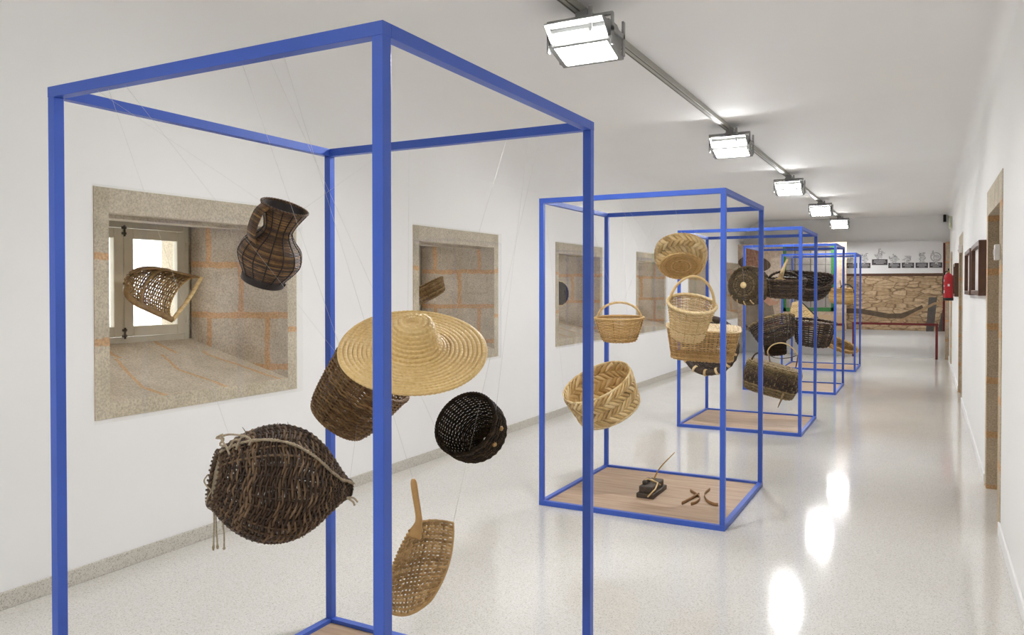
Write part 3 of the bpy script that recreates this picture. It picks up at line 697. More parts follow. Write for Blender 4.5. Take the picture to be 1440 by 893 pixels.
# 5 egg shaped trap
o, k = hang('fish_trap', 'big dark egg shaped willow trap with rope, pointed tip to the right', 'fish trap', 303, 672, 1.95, (.95, -.165, -.15), 0)
prof = [(37, 0), (50, 12), (66, 32), (79, 60), (83, 88), (77, 117), (61, 143), (40, 164), (22, 181), (11, 194)]; prof = [(a*k, b_*k) for a, b_ in prof]
fn = revolve(prof)
mb = MB(); weavers(mb, fn, 34, np.linspace(.01, 1, 58), 1.4*k, 1.95*k, 1.8*k, sub=4, jit=.001, wob=.011); mb.build('woven_wall', M['w_trap'], o)
mb = MB(); stakes(mb, fn, 34, 0, 1, 1.9*k, n=40)
for i in range(34):
    t = i/34*2*PI; c = fn(np.array([t]), np.array([0.0]))[0]; mb.tube([c, c+np.array((c[0]*.06, c[1]*.06, -5*k))], 1.6*k, sides=5)
for i in range(26):
    t, v = rng.uniform(0, 2*PI), rng.uniform(.1, .9); c = fn(np.array([t]), np.array([v]))[0]; n_ = normal(fn, np.array([t]), np.array([v]))[0]
    mb.tube([c, c+n_*4*k, c+n_*rng.uniform(5, 8)*k+rng.normal(0, 2*k, 3)], np.array([.7, .6, .3])*k, sides=4)
mb.build('stakes', M['w_trap'], o)
mb = MB(); rope(mb, ring(fn, .0, 100), 1.8*k, 2.4*k, 18, 2, True); mb.build('rim', M['w_trap'], o)
mb = MB(); rope(mb, ring(fn, 1, 40), 2.0*k, 2.6*k, 8, 2, True); mb.lathe([(0, 194*k), (6*k, 197*k), (11*k, 194*k)], 20); mb.build('tip_binding', M['w_black'], o)
mb = MB(); mb.lathe([(0, 8*k), (20*k, 7*k), (34*k, 4*k), (37*k, 0), (34*k, 2.5*k), (20*k, 5*k), (0, 6*k)], 40); mb.build('mouth_cover', M['cloth'], o)
# rope over the visible side (theta: local x right->towards..., found from the view direction)
Rl, ll = o_R[o.name]; tv = (CO-ll)/np.linalg.norm(CO-ll)@Rl; up = basis(ll)[1]@Rl
tha = math.atan2(tv[1], tv[0]); thu = math.atan2(up[1], up[0])
d = (thu-tha+PI) % (2*PI)-PI
mb = MB(); vs = np.linspace(0, 1, 60); th = tha+d*np.interp(vs, [0, .08, .42, .7, .85, 1], [.66, .6, .42, .22, .2, .4]); rp = fn(th, vs)+normal(fn, th, vs)*4.4*k
rope(mb, rp, 1.3*k, 1.7*k, 34, 2); mb.build('rope', M['cord'], o)
def wpt(px, py, dz=0): return loc_of(o, at(px, py, 1.93+dz))
mb = MB()
for pts in ([(323, 640), (318, 628), (311, 616), (322, 611), (345, 613)], [(318, 628), (309, 625), (315, 617), (304, 616), (313, 611)], [(345, 613), (352, 618), (350, 626)], [(322, 632), (328, 620), (338, 618)], [(345, 613), (338, 617), (332, 632)]):
    mb.tube(spline([wpt(*p) for p in pts], 20)[0], 1.5*k, None, None, 6)
mb.build('knotted_cord', M['cord'], o)
mb = MB(); mb.tube(spline([wpt(*p) for p in [(292, 668), (287, 676), (291, 684), (297, 690), (292, 700), (291, 712), (299, 718)]], 30)[0], 1.1*k, None, None, 6); mb.build('cord_loop', M['cord'], o)
for pts in ([(299, 690), (301, 730), (300, 774)], [(303, 705), (304, 740), (306, 772)], [(313, 735), (315, 750), (315, 773)]):
    mb = MB(); pp = spline([wpt(*p) for p in pts], 20)[0]; r_ = np.full(20, 1.1*k); r_[-2:] = 2.1*k, 1.2*k; mb.tube(pp, r_, None, None, 6); mb.build('hanging_cord', M['cord'], o)
mb = MB()
for pts in ([(488, 700), (497, 700), (503, 706)], [(488, 700), (496, 705), (499, 711)]):
    mb.tube(spline([loc_of(o, at(*p, 2.22)) for p in pts], 12)[0], 1.5*k, None, None, 6)
mb.build('tip_cord', M['cord'], o)
frame_threads(o, 0, [loc_of(o, at(322, 612, 1.93)), (0, 0, 194*k)])

# 6 woven scoop with a wooden handle
P0 = at(590, 790, 2.02); o, k = hang('woven_scoop', 'pale woven strap scoop with an upright wooden handle, lowest in the nearest frame', 'scoop', 590, 790, 2.02, (0, 1, 0))
def q3(c): return np.array([(p[0]-590, p[2] if len(p) > 2 else 0, -(p[1]-790)) for p in c], float)*k
CN = np.array([q3([(577, 747, 4), (600, 734, 26), (639, 738, 30)]), q3([(551, 802, 0), (586, 792, 40), (632, 794, 34)]), q3([(543, 850, -6), (573, 860, 26), (606, 842, 22)])])
def lag(t): return np.stack([(1-t)*(1-2*t), 4*t*(1-t), t*(2*t-1)], -1)
def sfn(th, v):
    th, v = np.broadcast_arrays(np.asarray(th, float), np.asarray(v, float))
    return np.einsum('...i,...j,ijk->...k', lag(v), lag(th), CN)
mb = MB(); weavers(mb, sfn, 14, np.linspace(.0, .985, 26), 1.0*k, 2.25*k, 1.3*k, 2, 6, .003, 0, 1); mb.build('woven_bed', M['w_scoop'], o)
mb = MB(); stakes(mb, sfn, 14, 0, 1, .8*k, 1.9*k, 20, 5, 0, 0, 1); mb.build('stakes', M['w_scoop'], o)
mb = MB(); bord = np.concatenate([sfn(np.linspace(0, 1, 20), 0.0), sfn(1.0, np.linspace(.05, 1, 24)), sfn(np.linspace(.95, 0, 20), 1.0), sfn(0.0, np.linspace(.95, .05, 24))])
mb.tube(bord, 1.8*k, None, None, 6, True)
for i in range(0, 24): 
    c = sfn(0.0, np.array(i/24.)); mb.tube([c+np.array((-2.6*k, -1*k, -.5*k)), c+np.array((0, -2.6*k, 0)), c+np.array((3.2*k, 0, 1*k))], 1.5*k, sides=5)
mb.build('border', M['w_scoop'], o)
mb = MB(); hp = spline([loc_of(o, at(*p, 2.02)) for p in [(581, 673.5), (584, 695), (587.5, 717), (589, 732), (586, 745), (582, 756)]], 30)[0]; hp = hp+np.array((0, 1.0, 0))*np.linspace(0, 6, 30)[:, None]*k
w = np.interp(np.linspace(0, 1, 30), [0, .04, .1, .6, .72, .85, 1], [2.5, 4.4, 5, 4.6, 5.5, 8.5, 10]); mb.tube(hp, np.interp(np.linspace(0, 1, 30), [0, .05, .7, 1], [2, 3.6, 3.6, 2])*k, w*k, np.tile((0, -1.0, 0), (30, 1)), 10); mb.build('handle', M['ash'], o)
frame_threads(o, 0, [hp[1], sfn(np.array(1.0), np.array(0.0))])

# ---- second frame ----------------------------------------------------------
# 7 round plaited basket seen from below
o, k = hang('plaited_basket', 'round plaited straw basket seen from below, highest in the second blue frame', 'basket', 957.5, 363, 5.7, (-.02, .79, -.6), 14)
prof = [(1.5, 0), (15, 0), (27, .5), (32, 4), (35, 14), (35.5, 24), (34, 30)]; prof = [(a*k, b_*k) for a, b_ in prof]; fn = revolve(prof)
mb = MB(); weavers(mb, fn, 22, np.linspace(.03, .44, 13), .7*k, 1.15*k, .6*k); mb.build('base_disc', M['w_honey'], o)
mb = MB(); rope(mb, ring(fn, .47, 80, 1*k), .8*k, 1.2*k, 22, 2, True); mb.build('foot_ring', M['w_honey'], o)
mb = MB(); plait(mb, fn, [(.46, .66), (.62, .82), (.78, .98)], 30, .3, 3.2*k, .7*k, 1.0*k); mb.build('plaited_wall', M['w_braid'], o)
mb = MB(); rope(mb, ring(fn, 1, 90), .9*k, 1.4*k, 24, 2, True); mb.build('rim', M['w_braid'], o)
mb = MB(); fi = revolve([(a*.95, b_+.8*k) for a, b_ in prof]); mb.grid(np.array([fi(np.full(20, t), np.linspace(0, .97, 20)) for t in np.arange(40)/40*2*PI]), True); mb.build('lining', M['w_honey'], o)
frame_threads(o, 1, [(-33*k, 0, 29*k), (33*k, 0, 29*k)])

# 8 small basket with an arched handle
o, k = hang('handled_basket', 'small low wicker basket with a thin arched handle, left in the second frame', 'basket', 871, 463, 5.55, (-.01, .98, .13), 17)
prof = [(1.5, 0), (12, 0), (21.5, 1), (24.5, 5), (30, 20), (34, 33)]; prof = [(a*k, b_*k) for a, b_ in prof]; fn = revolve(prof, 1, .72)
mb = MB(); weavers(mb, fn, 24, np.linspace(.04, .99, 26), .65*k, .85*k, 1.05*k); mb.build('woven_wall', M['w_honey'], o)
mb = MB(); stakes(mb, fn, 24, .02, 1, .75*k); mb.build('stakes', M['w_honey'], o)
mb = MB(); rope(mb, ring(fn, 1, 90), .9*k, 1.3*k, 22, 3, True); mb.build('rim', M['w_honey'], o)
mb = MB(); rope(mb, arc((-31*k, 0, 30*k), (31*k, 0, 30*k), (0, 0, 25*k), 40), .9*k, 1.15*k, 12, 3); mb.build('handle', M['w_braid'], o)
frame_threads(o, 1, [(-6*k, 0, 55*k), (6*k, 0, 55*k)])

# 9 tall pale basket with a high handle
o, k = hang('tall_handled_basket', 'tall pale wicker basket with a high arched handle in the second frame', 'basket', 973, 427, 5.45, (.13, .91, .38), 52)
prof = [(1.5, 0), (12, 0), (21.5, .5), (23.5, 4), (26, 18), (30, 38), (33.5, 52)]; prof = [(a*k, b_*k) for a, b_ in prof]; fn = revolve(prof)
mb = MB(); weavers(mb, fn, 32, np.linspace(.03, .99, 36), .6*k, .82*k, 1.05*k); mb.build('woven_wall', M['w_pale'], o)
mb = MB(); stakes(mb, fn, 32, .02, 1, .7*k); mb.build('stakes', M['w_pale'], o)
mb = MB(); rope(mb, ring(fn, 1, 110), 1.1*k, 1.6*k, 26, 3, True); mb.build('rim', M['w_pale'], o)
mb = MB(); hp = arc((-31.5*k, 0, 44*k), (31.5*k, 0, 44*k), (-1*k, 0, 49*k), 50); mb.tube(hp, 1.9*k, None, None, 8); mb.build('handle', M['w_braid'], o)
frame_threads(o, 1, [(-4*k, 0, 93*k), (4*k, 0, 93*k)])

# 10 large herringbone basket
o, k = hang('herringbone_basket', 'large round plaited herringbone basket tipped open, lowest in the second frame', 'basket', 839, 538, 5.35, (-.40, .82, .42), 49)
prof = [(2, 0), (20, 0), (40, .5), (44.5, 4), (46.5, 18), (49, 34), (50.5, 49)]; prof = [(a*k, b_*k) for a, b_ in prof]; fn = revolve(prof)
mb = MB(); plait(mb, fn, [(.47, .64), (.60, .77), (.73, .90), (.86, .995)], 42, .32, 2.9*k, .8*k, 1.7*k); mb.build('plaited_wall', M['w_braid'], o)
mb = MB(); weavers(mb, fn, 24, np.linspace(.03, .44, 18), .7*k, 1.2*k, .7*k); mb.build('base_disc', M['w_braid'], o)
mb = MB(); rope(mb, ring(fn, .48, 110, .6*k), 1.2*k, 1.5*k, 34, 3, True); mb.build('foot_ring', M['w_pale'], o)
mb = MB()
for i in range(60):
    t = i/60*2*PI; q = np.linspace(0, 1, 8); mb.tube(fn(t+q*.32, np.full(8, 1.0))+np.stack([np.zeros(8), np.zeros(8), (1.6*np.sin(PI*q)-.5)*k], 1), .8*k, 2.0*k, normal(fn, t+q*.32, np.full(8, 1.0)), 6)
mb.build('rim', M['w_pale'], o)
mb = MB(); fi = revolve([(a*.965, b_+.6*k) for a, b_ in prof]); plait(mb, fi, [(.47, .64), (.60, .77), (.73, .90), (.86, .995)], 34, .34, 3.9*k, .6*k, -.6*k, 1); mb.build('lining', M['w_braid'], o)
frame_threads(o, 1, [(-50*k, 0, 49*k), (50*k, 0, 49*k)])

# 11 lidded hamper
o, k = hang('lidded_hamper', 'honey wicker hamper with a pale flat lid behind the tall handled basket', 'hamper', 988, 482, 6.12, (.05, .97, .2), 22)
prof = [(2, 0), (20, 0), (39, .5), (41.5, 4), (45, 22), (49, 43)]; prof = [(a*k, b_*k) for a, b_ in prof]; fn = revolve(prof, 1, .56, 5)
mb = MB(); weavers(mb, fn, 52, np.linspace(.1, .99, 29), .6*k, .82*k, 1.0*k); mb.build('woven_wall', M['w_honey'], o)
mb = MB(); stakes(mb, fn, 52, .02, 1, .7*k); mb.build('stakes', M['w_honey'], o)
mb = MB(); fl_ = revolve([(1.5*k, 45.2*k), (25*k, 45.4*k), (49*k, 44.5*k), (50*k, 43*k)], 1, .56, 5)
mb = MB(); weavers(mb, fl_, 60, np.linspace(.03, 1, 26), .6*k, 1.1*k, .5*k); mb.build('lid', M['w_pale'], o)
mb = MB(); rope(mb, ring(fn, 1, 150), .7*k, 1.1*k, 44, 2, True); mb.build('rim', M['w_pale'], o)
mb = MB(); rope(mb, ring(fn, .5, 150, .8*k), .6*k, .9*k, 40, 2, True); mb.build('foot_ring', M['w_honey'], o)
frame_threads(o, 1, [(-48*k, 0, 44*k), (48*k, 0, 44*k)])

# tools on the second frame's board
def on_board(px, py): return at(px, py, .0172, 2)
zb = .0172
P = on_board(916, 694); k = mpp(P)
o = thing('splitting_tool', 'worn dark wooden splitting tool bound with cane on the second frame base', 'tool', P)
a = at(928, 681, zb, 2)-at(902, 700, zb, 2); ang = math.atan2(a[1], a[0]); R = np.array([[math.cos(ang), -math.sin(ang), 0], [math.sin(ang), math.cos(ang), 0], [0, 0, 1]])
mb = MB(); mb.box((-.16, -.065, 0), (.18, .065, .035), R); mb.build('base_block', M['tool_wood'], o, smooth=False, bevel=.006)
mb = MB(); mb.box((-.145, -.05, .035), (.15, .05, .085), R); mb.box((-.10, .01, .085), (.02, .04, .115), R); mb.build('upper_block', M['tool_wood'], o, smooth=False, bevel=.008)
mb = MB(); mb.tube(np.array([(-.18, -.03, .02), (-.12, -.07, .07), (-.02, -.055, .09), (.03, .0, .093), (.09, .055, .09)])@R.T, .006, sides=6)
mb.tube(spline(np.array([(-.09, .055, .06), (-.06, .02, .118), (0, -.02, .092), (.05, -.055, .06)])@R.T, 14)[0], .006, sides=6)
mb.build('cane_binding', M['w_pale'], o)
mb = MB(); tp = at(949, 636, P[1]+.05)-P; mb.tube(spline([R@np.array((.04, .0, .09)), (R@np.array((.04, 0, .09)))*.55+tp*.45+np.array((-.02, 0, 0)), tp], 16)[0], np.linspace(.006, .003, 16), sides=6); mb.build('upright_cane', M['w_straw'], o)
def strip(px, pts, label, w=.022):
    P = on_board(*px); o = thing('split_wood_strip', label, 'wood strip', P, group='wood strips on the second frame base')
    pp = spline([on_board(*p)-P+np.array((0, 0, .012)) for p in pts], 20)[0]
    mb = MB(); mb.tube(pp, .005, .012, np.tile((0, 0, 1.0), (20, 1))+np.gradient(pp, axis=0)*0, 6)
    mb.V[-1][:, 2] = np.maximum(mb.V[-1][:, 2], .0005)
    mb2 = MB(); mb2.tube(pp, .012, .004, np.tile((0, 0, 1.0), (20, 1)), 6); mb2.build('bark_strip', M['chip'], o)
strip((970, 705), [(959, 710), (974, 702), (983, 697)], 'long straight wood strip left of the pair of crossing strips on the base board')
strip((976, 703), [(971, 692), (979, 697), (984, 702), (980, 708), (972, 711)], 'hooked brown wood strip crossing the straight one on the base board')
strip((1000, 700), [(998, 690), (991, 697), (994, 706), (1003, 711), (1010, 712)], 'curved brown wood strip beside the right post of the second frame')

# ---- third frame -----------------------------------------------------------
o, k = hang('round_dark_basket', 'round dark basket with pale stitches round its rim, behind the lidded hamper', 'basket', 1004, 488, 8.95, (-.42, .12, .88), 14)
prof = [(1.5, 0), (16, 1), (28, 5), (36, 13), (40, 24), (38, 30)]; prof = [(a*k, b_*k) for a, b_ in prof]; fn = revolve(prof)
mb = MB(); weavers(mb, fn, 24, np.linspace(.05, .97, 24), .8*k, 1.4*k, 1.0*k); mb.build('woven_wall', M['w_far'], o)
mb = MB(); stakes(mb, fn, 24, .02, 1, .9*k); mb.build('stakes', M['w_far'], o)
mb = MB(); mb.tube(ring(fn, 1, 80), 4.0*k, None, None, 8, True); mb.build('rim', M['w_far'], o)
mb = MB()
for i in range(14):
    t = i/14*2*PI+.1; c = fn(np.array([t]), np.array([1.0]))[0]; e_ = np.array((math.cos(t), math.sin(t), 0))
    mb.tube([c+e_*(4.4*math.cos(q))*k+np.array((0, 0, 4.4*math.sin(q)*k)) for q in np.linspace(-.6, 3.6, 10)], .8*k, 1.9*k, [e_*math.cos(q)+np.array((0, 0, math.sin(q))) for q in np.linspace(-.6, 3.6, 10)], 6)
mb.build('stitches', M['w_pale'], o)
frame_threads(o, 2, [(-38*k, 0, 30*k), (38*k, 0, 30*k)])

o, k = hang('round_lidded_basket', 'round olive brown basket showing its base with a pale centre, left in the third frame', 'basket', 1045.5, 401, 9.1, (.34, -.04, -.94), 0)
prof = [(1.5, 0), (12, 1), (21, 4), (26, 11), (27.5, 22), (26, 32)]; prof = [(a*k, b_*k) for a, b_ in prof]; fn = revolve(prof)
mb = MB(); weavers(mb, fn, 22, np.linspace(.06, .98, 24), .6*k, 1.05*k, .7*k); mb.build('woven_wall', M['w_olive'], o)
mb = MB(); stakes(mb, fn, 22, .02, 1, .75*k); mb.build('stakes', M['w_far'], o)
mb = MB(); mb.lathe([(0, -2.2*k), (3.5*k, -1.6*k), (4.8*k, -.2*k), (4*k, 1*k)], 16); mb.build('base_knot', M['w_pale'], o)
mb = MB(); rope(mb, ring(fn, 1, 70), .9*k, 1.3*k, 14, 2, True); mb.build('rim', M['w_far'], o)
mb = MB()
for i in range(4):
    t = 1.2+i*.42; c = [fn(np.array([t]), np.array([v]))[0]+normal(fn, np.array([t]), np.array([v]))[0]*1.2*k for v in np.linspace(.42, .62, 6)]; mb.tube(c, 1.0*k, sides=5)
mb.build('stitches', M['w_pale'], o)
frame_threads(o, 2, [(-24*k, 0, 30*k), (24*k, 0, 30*k)])

o, k = hang('dark_handled_basket', 'low dark oval basket with a handle and a pale horn of fibre, third frame', 'basket', 1103, 405, 9.35, (.02, .98, .12), 13)
prof = [(1.5, 0), (14, 0), (22, 1), (25.5, 8), (28.5, 25)]; prof = [(a*k, b_*k) for a, b_ in prof]; fn = revolve(prof, 1, .66)
mb = MB(); weavers(mb, fn, 26, np.linspace(.05, .99, 20), .6*k, 1.1*k, .7*k); mb.build('woven_wall', M['w_far'], o)
mb = MB(); stakes(mb, fn, 26, .02, 1, .7*k); mb.build('stakes', M['w_far'], o)
mb = MB(); rope(mb, ring(fn, 1, 80), .9*k, 1.3*k, 16, 2, True); mb.build('rim', M['w_far'], o)
mb = MB(); rope(mb, arc((-22*k, 0, 22*k), (20*k, 0, 22*k), (0, 0, 14*k), 30), .9*k, 1.3*k, 8, 2); mb.build('handle', M['w_far'], o)
mb = MB(); hp = spline([(-10*k, -4*k, 18*k), (-5*k, -5*k, 30*k), (-1*k, -5*k, 44*k), (3*k, -4*k, 54*k)], 18)[0]; mb.tube(hp, np.linspace(4.5, 1.2, 18)*k, sides=7); mb.tube(spline([(-16*k, -8*k, 22*k), (-8*k, -10*k, 27*k), (2*k, -8*k, 24*k)], 10)[0], 1.6*k, sides=6); mb.build('fibre_horn', M['w_pale'], o)
frame_threads(o, 2, [(-28*k, 0, 25*k), (28*k, 0, 25*k)])

o, k = hang('striped_hamper', 'long tan hamper with a dark woven band, lowest in the third frame', 'hamper', 1084, 536, 9.0, (.24, .95, .16), 18)
prof = [(1.5, 0), (20, 0), (31, 1), (34, 6), (37, 20), (37.5, 34), (35, 40), (18, 42.5), (1.5, 43)]; prof = [(a*k, b_*k) for a, b_ in prof]; fn = revolve(prof, 1, .52, 4)
band = lambda v: .40 < v < .56
vs = np.linspace(.02, .98, 46)
mb = MB(); weavers(mb, fn, 44, [v for v in vs if not band(v)], .6*k, 1.1*k, .7*k); mb.build('woven_wall', M['w_farmid'], o)
mb = MB(); weavers(mb, fn, 44, [v for v in vs if band(v)], .7*k, 1.15*k, .9*k, pair=2); mb.build('dark_band', M['w_far'], o)
mb = MB(); stakes(mb, fn, 44, .02, .98, .7*k, n=40); mb.build('stakes', M['w_farmid'], o)
mb = MB(); rope(mb, ring(fn, .68, 110, .6*k), .7*k, 1.0*k, 24, 2, True); mb.build('lid_edge', M['w_farmid'], o)
for c, h in (((-25, -5, 41), 12), ((14, -20, 22), 12)):
    mb = MB(); c = np.array(c)*k; mb.tube(arc(c+np.array((-7*k, 0, 0)), c+np.array((7*k, 0, 0)), (0, -3*k if c[2] < 30*k else 0, h*k), 16), 1.1*k, sides=6); mb.build('handle', M['w_far'], o)
mb = MB(); mb.tube([(19*k, -20*k, 9*k), (18.5*k, -21*k, 0), (17*k, -21*k, -12*k)], np.array([1.3, 1.4, .4])*k, sides=6); mb.build('peg', M['w_farmid'], o)
frame_threads(o, 2, [(-34*k, 0, 40*k), (34*k, 0, 40*k)])

o, k = hang('bent_wood_hoop', 'thin bent wood arch with cord and two sticks above the striped hamper', 'wooden hoop', 1101, 503, 9.0, (0, 1, 0), 6)
mb = MB(); hp = spline([loc_of(o, at(*p, 9.0)) for p in [(1081, 501), (1079.5, 494), (1084, 487), (1092, 483), (1101, 482.5), (1110, 486), (1118, 494), (1123, 503)]], 40)[0]; mb.tube(hp, .8*k, 1.1*k, None, 8); mb.build('arch', M['w_braid'], o)
mb = MB(); mb.tube(spline([loc_of(o, at(*p, 9.0)) for p in [(1081, 499), (1090, 503), (1102, 504), (1114, 502), (1123, 499)]], 20)[0], .6*k, sides=6); mb.build('cord', M['iron'], o)
for pts in ([(1081, 497), (1084, 520), (1087, 541)], [(1122, 499), (1121, 508), (1119, 517)]):
    mb = MB(); mb.tube([loc_of(o, at(*p, 8.98)) for p in pts], np.array([1.0, .9, .7])*k, sides=6); mb.build('stick', M['brown_wood'], o)
frame_threads(o, 2, [hp[14], hp[24]])

# ---- fourth frame ----------------------------------------------------------
o, k = hang('boat_shaped_basket', 'big dark boat shaped basket tipped towards the room, top of the fourth frame', 'basket', 1134, 405, 12.75, (.1, .80, .58), 14)
prof = [(1.5, 0), (14, .5), (24, 3), (30, 11), (34.5, 26)]; prof = [(a*k, b_*k) for a, b_ in prof]; fn = revolve(prof, 1, .62)
sheer = lambda v: v+np.stack([0*v[:, 0], 0*v[:, 0], (np.abs(v[:, 0])/(34*k))**2*7*k*(v[:, 2]/(26*k))], 1)
for nm, f_ in (('woven_wall', lambda m_: weavers(m_, fn, 30, np.linspace(.05, .99, 22), .6*k, 1.1*k, .8*k)), ('stakes', lambda m_: stakes(m_, fn, 30, .02, 1, .75*k)), ('rim', lambda m_: rope(m_, ring(fn, 1, 90), .9*k, 1.4*k, 18, 2, True))):
    mb = MB(); f_(mb); mb.warp(sheer); mb.build(nm, M['w_far'], o)
frame_threads(o, 3, [(-33*k, 0, 30*k), (33*k, 0, 30*k)])

o, k = hang('oval_dark_basket', 'dark oval basket leaning up to the right with a small side handle, fourth frame', 'basket', 1089, 466, 12.5, (-.3, .86, -.35), 14)
prof = [(1.5, 0), (14, .5), (22, 2), (27, 10), (31.5, 28)]; prof = [(a*k, b_*k) for a, b_ in prof]; fn = revolve(prof, 1, .7)
mb = MB(); weavers(mb, fn, 28, np.linspace(.05, .99, 18), .6*k, 1.0*k, .85*k); mb.build('woven_wall', M['w_far'], o)
mb = MB(); stakes(mb, fn, 28, .02, 1, .75*k); mb.build('stakes', M['w_far'], o)
mb = MB(); rope(mb, ring(fn, 1, 80), 1.0*k, 1.4*k, 16, 2, True); mb.build('rim', M['w_farmid'], o)
mb = MB(); mb.tube(arc((-31*k, -4*k, 26*k), (-31*k, 5*k, 26*k), (-3*k, 0, 9*k), 14), 1.1*k, sides=6); mb.build('handle', M['w_far'], o)
frame_threads(o, 3, [(-30*k, 0, 28*k), (31*k, 0, 28*k)])

o, k = hang('slatted_dark_basket', 'dark open weave basket with light gaps, right of the leaning oval one', 'basket', 1144, 469, 12.85, (.1, .97, .16), 17)
prof = [(1.5, 0), (14, 0), (20, 1), (23.5, 9), (28, 34)]; prof = [(a*k, b_*k) for a, b_ in prof]; fn = revolve(prof, 1, .7)
mb = MB(); weavers(mb, fn, 24, np.linspace(.05, .99, 17), .55*k, .9*k, .9*k); mb.build('woven_wall', M['w_far'], o)
mb = MB(); stakes(mb, fn, 24, .02, 1, .75*k); mb.build('stakes', M['w_far'], o)
mb = MB(); rope(mb, ring(fn, 1, 80), 1.0*k, 1.4*k, 16, 2, True); mb.build('rim', M['w_far'], o)
frame_threads(o, 3, [(-28*k, 0, 34*k), (28*k, 0, 34*k)])

o, k = hang('dark_wicker_cup', 'small dark basket hanging under the leaning oval basket, fourth frame', 'basket', 1090, 487, 12.95, (-.1, .97, .1), 12)
prof = [(1.5, 0), (8, 0), (13.5, 1), (14.5, 8), (15, 24)]; prof = [(a*k, b_*k) for a, b_ in prof]; fn = revolve(prof, 1, .7)
mb = MB(); weavers(mb, fn, 18, np.linspace(.05, .99, 20), .5*k, .9*k, .5*k); mb.build('woven_wall', M['w_black'], o)
mb = MB(); stakes(mb, fn, 18, .02, 1, .6*k); mb.build('stakes', M['w_black'], o)
frame_threads(o, 3, [(-14*k, 0, 24*k), (14*k, 0, 24*k)])

# ---- fifth frame -----------------------------------------------------------
o, k = hang('straw_trough', 'long narrow straw trough slanting down to the right, lowest in the farthest frame', 'straw trough', 1177, 486, 16.2, (.12, .40, .9), 5)
prof = [(1.5, 0), (12, .5), (22, 3), (26, 8), (27.5, 14)]; prof = [(a*k, b_*k) for a, b_ in prof]; fn = revolve(prof, 1, .26)
tilt = math.radians(-21); rot = lambda v: np.stack([v[:, 0]*math.cos(tilt)-v[:, 1]*math.sin(tilt), v[:, 0]*math.sin(tilt)+v[:, 1]*math.cos(tilt), v[:, 2]], 1)
mb = MB(); weavers(mb, fn, 26, np.linspace(.05, .99, 14), .7*k, 1.2*k, .6*k); mb.warp(rot); mb.build('coiled_wall', M['w_straw'], o)
mb = MB(); rope(mb, ring(fn, 1, 70), .8*k, 1.1*k, 16, 2, True); mb.warp(rot); mb.build('rim', M['w_straw'], o)
frame_threads(o, 4, [rot(np.array([(-27*k, 0, 14*k)]))[0], rot(np.array([(27*k, 0, 14*k)]))[0]])

o, k = hang('straw_bag', 'yellow straw bag with thin dark arched handles, right in the farthest frame', 'bag', 1184, 417, 16.2, (.04, .98, .1), 10)
prof = [(1.5, 0), (9, 0), (14.5, 2), (16.5, 9), (16, 21)]; prof = [(a*k, b_*k) for a, b_ in prof]; fn = revolve(prof, 1, .4, 3)
mb = MB(); weavers(mb, fn, 22, np.linspace(.04, .99, 24), .5*k, .85*k, .45*k); mb.build('woven_body', M['w_straw'], o)
mb = MB(); rope(mb, ring(fn, 1, 60), .6*k, .9*k, 12, 2, True); mb.build('rim', M['w_straw'], o)
for y in (-5, 5):
    mb = MB(); mb.tube(arc((-3*k, y*k, 20*k), (15*k, y*k, 16*k), (1*k, 0, 9*k), 18), .6*k, sides=6); mb.build('handle', M['iron'], o)
mb = MB(); mb.tube([(-1*k, 0, 19*k), (-3.5*k, 0, 33*k)], .5*k, sides=5); mb.build('stick', M['iron'], o)
frame_threads(o, 4, [(-16*k, 0, 20*k), (16*k, 0, 20*k)])

o, k = hang('pale_wicker_fan', 'pale triangular wicker fan with a dark edge, left in the farthest frame', 'wicker fan', 1122, 440, 16.2, (-.15, .97, .1), 12)
def ffn(th, v):
    th, v = np.broadcast_arrays(np.asarray(th, float), np.asarray(v, float)); w = (20-15*v)*k
    return np.stack([(th*2-1)*w+4*k*(1-v), -4*k*np.sin(PI*th)*(1-v), v*27*k], -1)
mb = MB(); weavers(mb, ffn, 10, np.linspace(0, 1, 20), .5*k, .9*k, .5*k, 2, 5, 0, 0, 1); stakes(mb, ffn, 10, 0, 1, .6*k, None, 10, 5, 0, 0, 1); mb.build('woven_panel', M['w_pale'], o)
mb = MB(); mb.tube(ffn(1.0, np.linspace(0, .95, 12))+np.array((1*k, 0, 1*k)), .9*k, sides=6); mb.build('dark_edge', M['iron'], o)
frame_threads(o, 4, [(-4*k, 0, 27*k), (4*k, 0, 27*k)])

# ---- in the niches ---------------------------------------------------------
# cradle: a half open trough with a rounded hood at its left end
XN = -4.36
o, k = hang('cradle_basket', 'open cane cradle basket hanging before the bright panes of the nearest window', 'basket', 228, 412, XN, (.0, 1, 0), 0, axis=0)
def wp(px, py, dx=0): return loc_of(o, at(px, py, XN+dx, 0))
A = np.array([wp(175, 412, .05), wp(243, 451, .14), wp(283, 391, -.02), wp(226, 383, -.12)])   # corners of the frame
def cfn(th, v):
    th, v = np.broadcast_arrays(np.asarray(th, float), np.asarray(v, float))
    # v: 0 at the hooded end -> 1 at the open end; th: front long edge -> back edge through a deep belly
    e0 = wp(168, 416, .05); e1 = wp(243, 450, .13); f0 = wp(200, 372, -.12); f1 = wp(283, 391, -.03)
    h = np.clip(v/.38, 0, 1); h = np.sqrt(1-(1-h)**2)*.6+.4
    a = e0+(e1-e0)*v[..., None]; b2 = f0+(f1-f0)*v[..., None]
    mid = (a+b2)/2; s = np.cos(PI*th)[..., None]; dp = np.sin(PI*th)[..., None]
    belly = loc_of(o, world_of(o, (0, 0, 0))+np.array((-.14, .03, .05)))
    bel = belly*(.75+.25*h[..., None])
    return mid+(a-b2)/2*s*h[..., None]+bel*dp*h[..., None]
